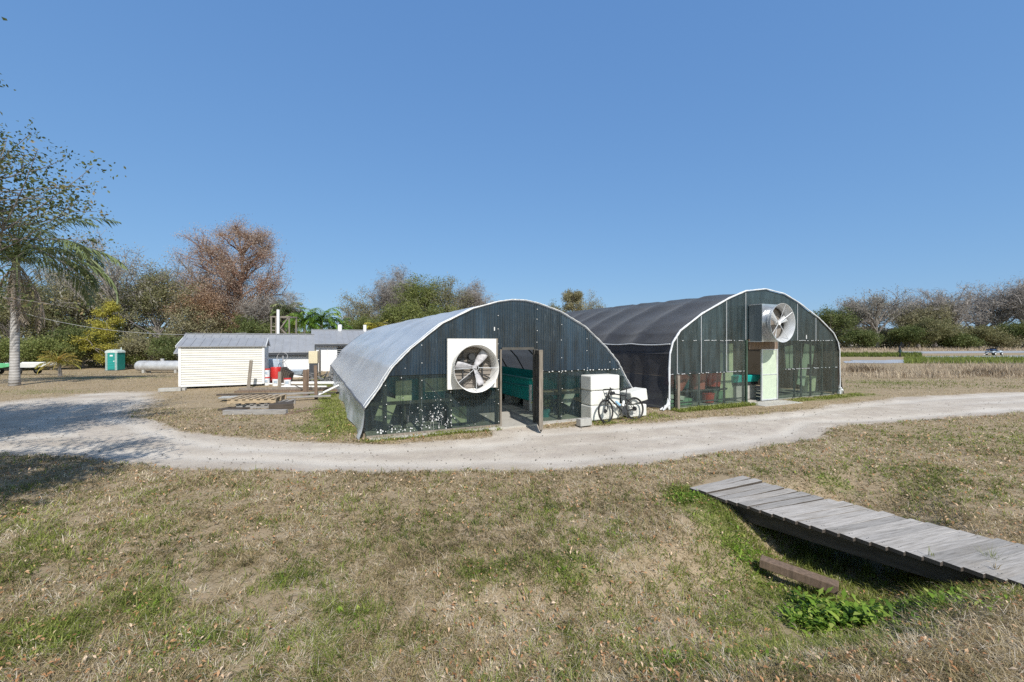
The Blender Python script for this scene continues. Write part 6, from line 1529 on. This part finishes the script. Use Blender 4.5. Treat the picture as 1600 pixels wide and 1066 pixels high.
def buggy():
    Y = CAMH * F / (555.5 - CY); x = at(1553, Y); o = thing('utility_buggy', 'blue and white utility buggy parked by the far pond', 'buggy', (x, Y, hz(x, Y) + .02), .25); o.scale = (.85, .85, .85)
    m = MB(); m.prism([(-1.4, .45), (-1.45, .8), (-.7, .85), (-.3, .55), (.45, .55), (.7, .95), (1.25, .8), (1.35, .5)], -.6, .6); m.build('body', 'blue_white', o, bevel=.06)
    m = MB(); m.box((-.8, 0, 1.06), (1.0, 1.1, .2), taper=.9); m.build('cargo_cover', 'navy', o, bevel=.04)
    for sx in (-.9, .95):
        for sy in (-.6, .6): m = MB(); m.lathe([(.0, -.12), (.26, -.12), (.31, -.07), (.31, .07), (.26, .12), (0, .12)], (sx, sy, .31), 'Y', 16); w = m.build('wheel', 'tyre_rubber', o, True); m = MB(); m.lathe([(.0, -.13), (.18, -.13), (.18, .13), (0, .13)], (sx, sy, .31), 'Y', 14); m.build('rim', 'white_paint', w, True)
    m = MB()
    for sy in (-.55, .55): m.tube([(.75, sy, .95), (.5, sy, 1.6), (-.3, sy, 1.62), (-.4, sy, .9)], .025, 6)
    m.tube([(.5, -.55, 1.6), (.5, .55, 1.6)], .025, 6); m.tube([(-.3, -.55, 1.62), (-.3, .55, 1.62)], .025, 6); m.build('roll_cage', 'dark_steel', o, True)
    m = MB(); m.box((.05, -.0, .9), (.4, 1.0, .14)); m.box((-.18, 0, 1.15), (.1, 1.0, .45)); m.build('seat', 'black_plastic', o, bevel=.03)
    m = MB(); m.tube([(-1.4, 0, .55), (-2.3, .1, .2), (-2.7, .1, .1)], .04, 6); m.build('tow_bar', 'white_paint', o, True)
buggy()
# ------------------------------------------------------------------ trees
palm('queen_palm', 'tall queen palm with grey ringed trunk and drooping fronds at the left', -26.1, 22.4, 6.6, .195, 4.7, 3, 'palm_leaf', None, 34, 8, .012, 1.0, .036, n=46, up=1.0)
palm('small_palm', 'small amber tinged palm with a leaning dark trunk by the boats', at(94, 31.5), 31.5, 1.05, .11, 1.3, 8, 'palm_amber', None, 34, 0, -.12, .40, .016, 'bark_grey', 18, up=.85, dr=.6)
# the broadleaf tree whose branches reach into the frame at the upper left, and its neighbours whose shade crosses the track
tree('laurel_oak', 'sparse leafy oak with thin bare branch tips at the upper left edge', -12.9, 6.3, 8.2, 3.9, .36, 'bark_grey', 'leaf_oak_near', 64, 14, 1, 42, .17, .075, 5, group='oaks along the left side', twig_len=.05, lw=.55, bend=.16, trunk_r=.19)
tree('laurel_oak', 'open crowned oak off to the left shading the sand track', -7.4, 1.9, 7.0, 2.5, .38, 'bark_grey', 'leaf_oak_near', 30, 10, 2, 30, .22, .10, 6, group='oaks along the left side', twig_len=.10)

G = 'trees along the left tree line'
def T(px, top, Y, Rr, label, **k):
    x = at(px, Y); H = zat(top, Y) - hz(x, Y)
    return tree(k.pop('name', 'tree'), label, x, Y, H, Rr, **k)
T(172, 368, 54, 6.2, 'tall half bare tree with long dead limbs behind the toilet', cb=.42, leaf='moss_grey', bark='bark_grey', n_limb=17, n_sub=6, n_twig=5, per=11, spread=0.48, size=0.17, seed=31, shape='flat', moss=60, group=G, twig_len=.1)
T(168, 470, 49, 1.9, 'yellow green feathery small tree above the toilet', cb=.12, leaf='leaf_yellow', n_limb=22, n_sub=5, per=57, spread=0.24, size=0.15, seed=32, shape='cone', group=G)
T(247, 432, 56, 5.0, 'moss hung oak in the gap left of the rusty cypress', cb=.3, leaf='leaf_oak', n_limb=20, n_sub=7, n_twig=2, per=57, spread=0.44, size=0.17, seed=33, moss=170, group=G)
T(372, 357, 63, 6.0, 'tall rusty brown bald cypress behind the cream shed', name='bald_cypress', cb=.22, leaf='leaf_tan', bark='bark_red', n_limb=64, n_sub=9, n_twig=4, per=35, spread=0.48, size=0.13, seed=34, shape='oval', group=G, twig_len=.07)
T(340, 446, 60, 4.6, 'rusty orange lower cypress in front of the tall one', name='bald_cypress', cb=.12, leaf='leaf_rust', bark='bark_red', n_limb=30, n_sub=8, n_twig=3, per=37, spread=0.48, size=0.15, seed=35, group=G, twig_len=.07)
T(312, 398, 65, 4.6, 'mauve brown bare crowned tree left of the tall cypress', cb=.25, leaf='leaf_tan', bark='bark_grey', n_limb=24, n_sub=8, n_twig=6, per=15, spread=0.48, size=0.13, seed=36, group=G, twig_len=.08)
T(425, 462, 61, 4.6, 'low brown twiggy tree behind the timber frame tower', cb=.05, leaf='leaf_mauve', bark='bark_dark', n_limb=22, n_sub=8, n_twig=5, per=24, spread=.6, size=.62, aspect=.07, seed=37, group=G, twig_len=.1)
T(395, 490, 58, 3.6, 'dark green bushy tree at the foot of the cypress', cb=.05, leaf='leaf_dark', n_limb=18, n_sub=6, per=66, spread=0.40, size=0.17, seed=38, group=G)
T(300, 470, 57, 3.8, 'olive tree just left above the cream shed', cb=.08, leaf='leaf_olive', n_limb=18, n_sub=7, n_twig=2, per=48, spread=0.44, size=0.17, seed=39, group=G, moss=25)
T(205, 440, 60, 5.0, 'grey green mossy tree behind the gas tank', cb=.2, leaf='leaf_olive', n_limb=18, n_sub=7, n_twig=3, per=30, spread=0.48, size=0.17, seed=40, group=G, moss=120)
T(120, 410, 58, 5.4, 'grey brown tree with ragged crown right of the queen palm', cb=.25, leaf='leaf_olive', n_limb=20, n_sub=7, n_twig=3, per=35, spread=0.48, size=0.18, seed=41, group=G, moss=110)
T(70, 430, 55, 5.2, 'olive green tree just behind the queen palm crown', cb=.15, leaf='leaf_oak', n_limb=20, n_sub=7, n_twig=2, per=48, spread=0.48, size=0.18, seed=42, group=G, moss=70)
T(15, 440, 52, 5.2, 'dark olive tree at the left edge behind the boats', cb=.1, leaf='leaf_oak', n_limb=20, n_sub=7, per=57, spread=0.48, size=0.18, seed=43, group=G)
T(-60, 430, 54, 6, 'broad dark tree beyond the left edge of the boats', cb=.1, leaf='leaf_oak', n_limb=18, n_sub=7, per=57, spread=0.56, size=0.20, seed=44, group=G)
T(130, 505, 50, 3.4, 'dark evergreen bush tree left of the toilet', cb=.03, leaf='leaf_dark', n_limb=18, n_sub=6, per=66, spread=0.40, size=0.17, seed=45, group=G)
T(213, 538, 49.5, 1.6, 'light green broad leaved shrub right of the toilet', name='shrub', cat='shrub', cb=.03, leaf='leaf_green', n_limb=14, n_sub=4, per=66, spread=0.24, size=0.16, seed=46)
T(240, 520, 50, 3.0, 'brown twiggy shrub behind the gas tank', name='shrub', cat='shrub', cb=.03, leaf='leaf_olive', n_limb=16, n_sub=7, n_twig=4, per=26, spread=0.32, size=0.13, seed=47)
T(280, 525, 49, 2.8, 'green shrub between the gas tank and the cream shed roof', name='shrub', cat='shrub', cb=.03, leaf='leaf_dark', n_limb=16, n_sub=6, per=66, spread=0.36, size=0.16, seed=48)
T(80, 530, 47, 3.2, 'yellowish green shrub behind the white boat', name='shrub', cat='shrub', cb=.03, leaf='leaf_green', n_limb=16, n_sub=6, per=66, spread=0.36, size=0.17, seed=49)
T(20, 535, 46, 3.2, 'green shrub behind the green boat', name='shrub', cat='shrub', cb=.03, leaf='leaf_green', n_limb=16, n_sub=6, per=66, spread=0.36, size=0.17, seed=50)
G2 = 'trees behind the low greenhouse'
for i, (px, top, L, lb) in enumerate(((476, 484, 3.0, 'green palm right of the timber frame tower'), (503, 480, 3.2, 'green palm with round full crown behind the house roof'), (448, 468, 2.6, 'slim darker palm behind the timber frame tower'), (525, 500, 2.6, 'short palm with yellowing fronds above the house roof'), (590, 505, 2.2, 'short golden palm above the greenhouse film roof'), (612, 508, 2.2, 'short brownish palm right of the golden one'))):
    Y = 58 + i * .8; x = at(px, Y); H = zat(top, Y) - L * .35
    palm('palm', lb, x, Y, max(1.5, H), .22, L, 60 + i, ['palm_green', 'palm_green', 'palm_leaf', 'palm_green', 'leaf_yellow', 'leaf_olive'][i], G2, 32, 0, 0, .85, .07, n=18)
T(560, 462, 70, 3.0, 'grey bare small tree left behind the film roof', cb=.15, leaf='leaf_olive', n_limb=20, n_sub=7, n_twig=5, per=17, spread=0.40, size=0.17, seed=71, group=G2, twig_len=.09)
T(606, 438, 76, 3.2, 'pale bare crowned tree behind the film roof', cb=.3, leaf='leaf_mauve', bark='bark_pale', n_limb=20, n_sub=7, n_twig=6, per=18, spread=.5, size=.62, aspect=.07, seed=72, group=G2, twig_len=.09)
T(655, 433, 74, 4.0, 'full olive green tree, tallest behind the film roof', cb=.25, leaf='leaf_green', n_limb=24, n_sub=8, n_twig=1, per=52, spread=0.48, size=0.20, seed=73, group=G2)
T(625, 429, 80, 3.0, 'grey brown tree top just left of the full olive tree', cb=.4, leaf='leaf_mauve', bark='bark_grey', n_limb=18, n_sub=7, n_twig=6, per=15, spread=.5, size=.62, aspect=.07, seed=74, group=G2, twig_len=.09)
T(698, 438, 75, 3.6, 'half bare tree right of the full olive tree', cb=.25, leaf='leaf_oak', bark='bark_pale', n_limb=22, n_sub=8, n_twig=5, per=19, spread=0.48, size=0.18, seed=75, group=G2, twig_len=.08)
T(736, 448, 77, 2.8, 'bare grey tree nearest the greenhouse ridge', cb=.25, leaf='leaf_mauve', bark='bark_pale', n_limb=20, n_sub=7, n_twig=6, per=18, spread=.5, size=.62, aspect=.07, seed=76, group=G2, twig_len=.08)
T(762, 466, 80, 2.4, 'small bare treetop just left of the greenhouse ridge', cb=.3, leaf='leaf_mauve', bark='bark_pale', n_limb=12, n_sub=6, n_twig=4, per=15, spread=.4, size=.62, aspect=.07, seed=77, group=G2, twig_len=.08)
T(628, 474, 68, 3.8, 'deep green bushy tree low behind the film roof', cb=.05, leaf='leaf_green', n_limb=24, n_sub=7, per=66, spread=0.48, size=0.20, seed=78, group=G2)
T(690, 477, 69, 4.0, 'green bushy tree low behind the middle of the film roof', cb=.05, leaf='leaf_green', n_limb=22, n_sub=7, per=66, spread=0.48, size=0.20, seed=79, group=G2)
T(570, 488, 66, 3.0, 'green bushy tree behind the right vent pipe', cb=.05, leaf='leaf_green', n_limb=20, n_sub=7, per=66, spread=0.44, size=0.18, seed=80, group=G2)
G3 = 'trees between the two greenhouses'
T(893, 453, 78, 2.1, 'narrow grey green tree rising over the black roof', cb=.2, leaf='leaf_olive', n_limb=20, n_sub=7, per=57, spread=0.34, size=0.18, seed=81, shape='column', group=G3)
T(862, 470, 84, 1.9, 'small dark treetop left of the narrow tree', cb=.3, leaf='leaf_oak', n_limb=12, n_sub=6, per=44, spread=0.32, size=0.18, seed=82, group=G3)
T(920, 466, 84, 2.6, 'thin twiggy treetop right of the narrow tree', cb=.3, leaf='leaf_olive', n_limb=14, n_sub=7, n_twig=5, per=15, spread=0.36, size=0.17, seed=83, group=G3, twig_len=.08)
G4 = 'trees along the far right tree line'
far = [(1297, 487, 6.0, 'round dark oak just right of the tall greenhouse', 'leaf_dark', .3, 24, 0, 30, 0), (1330, 474, 5.5, 'bare grey tree right of the round dark oak', 'leaf_mauve', .25, 20, 6, 2, 20),
       (1372, 450, 10, 'spreading moss grey oak, tallest near the greenhouse', 'moss_grey', .25, 28, 6, 4, 70), (1408, 462, 8, 'bare mossy oak beside the spreading one', 'leaf_mauve', .25, 20, 6, 2, 50),
       (1462, 452, 9, 'bare pale limbed tree in the middle of the far line', 'leaf_mauve', .3, 20, 6, 2, 50), (1492, 464, 8, 'mauve twiggy tree in the far line right of the pale limbed one', 'leaf_mauve', .25, 20, 6, 3, 30),
       (1530, 454, 8, 'grey brown tree above the utility buggy', 'leaf_mauve', .25, 20, 6, 2, 40), (1563, 442, 9, 'tallest bare tree near the right edge', 'leaf_mauve', .3, 20, 6, 3, 40),
       (1600, 446, 9, 'bare tree cut by the right edge of the view', 'leaf_mauve', .3, 20, 6, 3, 30), (1650, 450, 9, 'bare tree just past the right edge', 'leaf_mauve', .3, 20, 5, 9, 20), (1435, 478, 7, 'olive mossy tree low between the bare ones', 'leaf_olive', .15, 24, 3, 16, 40)]
for i, (px, top, Rr, lb, lf, cb, nl, nt_, per, ms) in enumerate(far):
    T(px, top, 132 + (i * 7) % 11, Rr, lb, cb=cb, leaf=lf, bark='bark_pale' if lf == 'leaf_mauve' else 'bark_grey', n_limb=nl, n_sub=8, n_twig=nt_, per=per * 2, spread=.8, size=1.1 if lf == 'leaf_mauve' else .32, aspect=.075 if lf == 'leaf_mauve' else .55, seed=100 + i, shape='flat' if i in (2, 3) else 'round', moss=ms, group=G4, trunk_r=.5, twig_len=.09, tw=2.6, lw=1.5)
low = [(1342, 519, 4, 'leaf_dark', 'dark green bush low beside the greenhouse edge'), (1420, 511, 5, 'leaf_dark', 'dark bush behind the standing person'), (1458, 500, 6, 'leaf_oak', 'large rounded olive bush in the far line'), (1494, 523, 4, 'leaf_dark', 'dark green bush in the middle of the far line'),
       (1528, 512, 5.5, 'leaf_oak', 'broad olive bush behind the utility buggy'), (1562, 524, 4, 'leaf_olive', 'brownish bush right of the utility buggy'), (1600, 506, 6, 'leaf_dark', 'dark bush at the right edge of the far line'), (1660, 500, 8, 'leaf_oak', 'olive bush past the right edge')]
for i, (px, top, Rr, lf, lb) in enumerate(low):
    T(px, top, 124 + (i * 5) % 7, Rr, lb, name='bush', cat='bush', cb=.02, leaf=lf, n_limb=22, n_sub=7, per=60, spread=.7, size=.32, seed=130 + i, trunk_r=.2, group='bushes below the far right trees')
def woods(name, label, pts, n, size, leaf, seed):
    rng = np.random.default_rng(seed); C = []
    for (xa, ya, xb, yb, h, th) in pts:
        k = n; t = rng.random(k); x = xa + (xb - xa) * t; y = ya + (yb - ya) * t + th * rng.random(k)
        hh = h * (.55 + .75 * fbm(x * .11, y * .05 + 3, 4)); z = hh * rng.random(k) ** .8; C.append(np.stack([x, y, z + hgt(x, y)], -1))
    C = np.concatenate(C); V, Fc = leaf_cloud(C, size, rng, .6); o = mesh_np(name, V, Fc, leaf, None, {'tint': np.repeat(np.clip(.6 * fbm(C[:, 0] * .3, C[:, 2] * .4 + C[:, 1], 3) + .4 * rng.random(len(C)), 0, 1), 4)})
    tag(o, label, 'woods', kind='stuff')
woods('woodland', 'dense mixed woodland closing the view behind the left trees', [(at(-500, 72), 70, at(330, 72), 74, 7, 7), (at(330, 72), 74, at(1000, 84), 88, 6, 7)], 26000, .55, 'leaf_oak', 5)
woods('far_woodland', 'dense distant woodland behind the far right trees', [(at(1000, 145), 145, at(1500, 150), 150, 7.5, 9), (at(1500, 150), 150, at(2600, 150), 150, 8.5, 9)], 20000, .9, 'leaf_olive', 6)
woods('undergrowth', 'tangled undergrowth at the foot of the left trees', [(at(-300, 52), 50, at(320, 52), 53, 2.6, 3)], 16000, .3, 'leaf_olive', 7)
# overhead wire in front of the left trees
m = MB(); P0 = Vector((at(150, 46), 46, zat(513, 46))); P1 = Vector((at(372, 40), 40, zat(521, 40))); m.tube([P0.lerp(P1, t) - Vector((0, 0, .35 * 4 * t * (1 - t))) for t in np.linspace(-1.2, 1.05, 30)], .02, 4); o = m.build('overhead_wire', 'insulator_wire'); tag(o, 'thin overhead wire crossing the trees above the cream shed', 'wire')

# ------------------------------------------------------------------ light, sky, camera
SUN = Vector((.36, -.933, 0)).normalized(); EL = R(44)
sv = Vector((SUN.x * math.cos(EL), SUN.y * math.cos(EL), math.sin(EL)))
l = bpy.data.lights.new('sun', 'SUN'); l.energy = 4.5; l.angle = R(.53); l.color = (1.0, .955, .88)
lo = bpy.data.objects.new('sun', l); COL.objects.link(lo); lo.rotation_euler = (-sv).to_track_quat('-Z', 'Y').to_euler(); lo.location = sv * 60
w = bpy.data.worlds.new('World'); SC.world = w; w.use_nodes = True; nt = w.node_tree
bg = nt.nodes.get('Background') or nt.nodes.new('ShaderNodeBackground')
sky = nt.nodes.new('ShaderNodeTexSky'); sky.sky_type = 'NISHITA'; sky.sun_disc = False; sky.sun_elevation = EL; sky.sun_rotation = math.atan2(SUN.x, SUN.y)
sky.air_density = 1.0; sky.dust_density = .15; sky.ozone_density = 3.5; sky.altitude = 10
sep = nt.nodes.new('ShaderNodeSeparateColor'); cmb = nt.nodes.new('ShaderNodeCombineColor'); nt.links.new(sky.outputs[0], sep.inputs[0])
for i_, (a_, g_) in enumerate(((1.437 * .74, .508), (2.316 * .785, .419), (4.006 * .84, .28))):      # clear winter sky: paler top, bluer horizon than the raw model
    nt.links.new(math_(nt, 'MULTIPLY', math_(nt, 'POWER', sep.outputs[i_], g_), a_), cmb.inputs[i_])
# towards the sun and overhead the sky is warmed and paled to take blue out of the shadows; facing away from the sun it is the deeper blue above
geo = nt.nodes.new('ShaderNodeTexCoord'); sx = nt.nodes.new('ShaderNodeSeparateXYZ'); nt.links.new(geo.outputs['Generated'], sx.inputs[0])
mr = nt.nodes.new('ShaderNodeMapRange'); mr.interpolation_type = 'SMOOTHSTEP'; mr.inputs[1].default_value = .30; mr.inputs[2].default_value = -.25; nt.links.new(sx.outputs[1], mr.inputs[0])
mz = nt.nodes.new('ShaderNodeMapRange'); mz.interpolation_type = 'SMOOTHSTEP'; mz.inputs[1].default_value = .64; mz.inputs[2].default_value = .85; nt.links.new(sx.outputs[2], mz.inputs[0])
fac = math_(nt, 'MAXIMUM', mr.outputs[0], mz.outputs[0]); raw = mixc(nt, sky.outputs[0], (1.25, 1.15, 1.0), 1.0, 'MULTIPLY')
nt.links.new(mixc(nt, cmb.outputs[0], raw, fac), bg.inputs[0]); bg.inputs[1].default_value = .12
SC.view_settings.view_transform = 'Standard'; SC.view_settings.look = 'None'; SC.view_settings.exposure = .15; SC.view_settings.gamma = 1
SC.cycles.max_bounces = 10; SC.cycles.transparent_max_bounces = 16; SC.cycles.diffuse_bounces = 3; SC.cycles.glossy_bounces = 3
SC.cycles.use_denoising = False
cam = bpy.data.cameras.new('camera'); cam.lens = 15.0075; cam.sensor_width = 36; cam.clip_end = 3000; cam.clip_start = .05
co = bpy.data.objects.new('camera', cam); COL.objects.link(co); co.location = (0, 0, CAMH); co.rotation_euler = (R(90), 0, 0); SC.camera = co
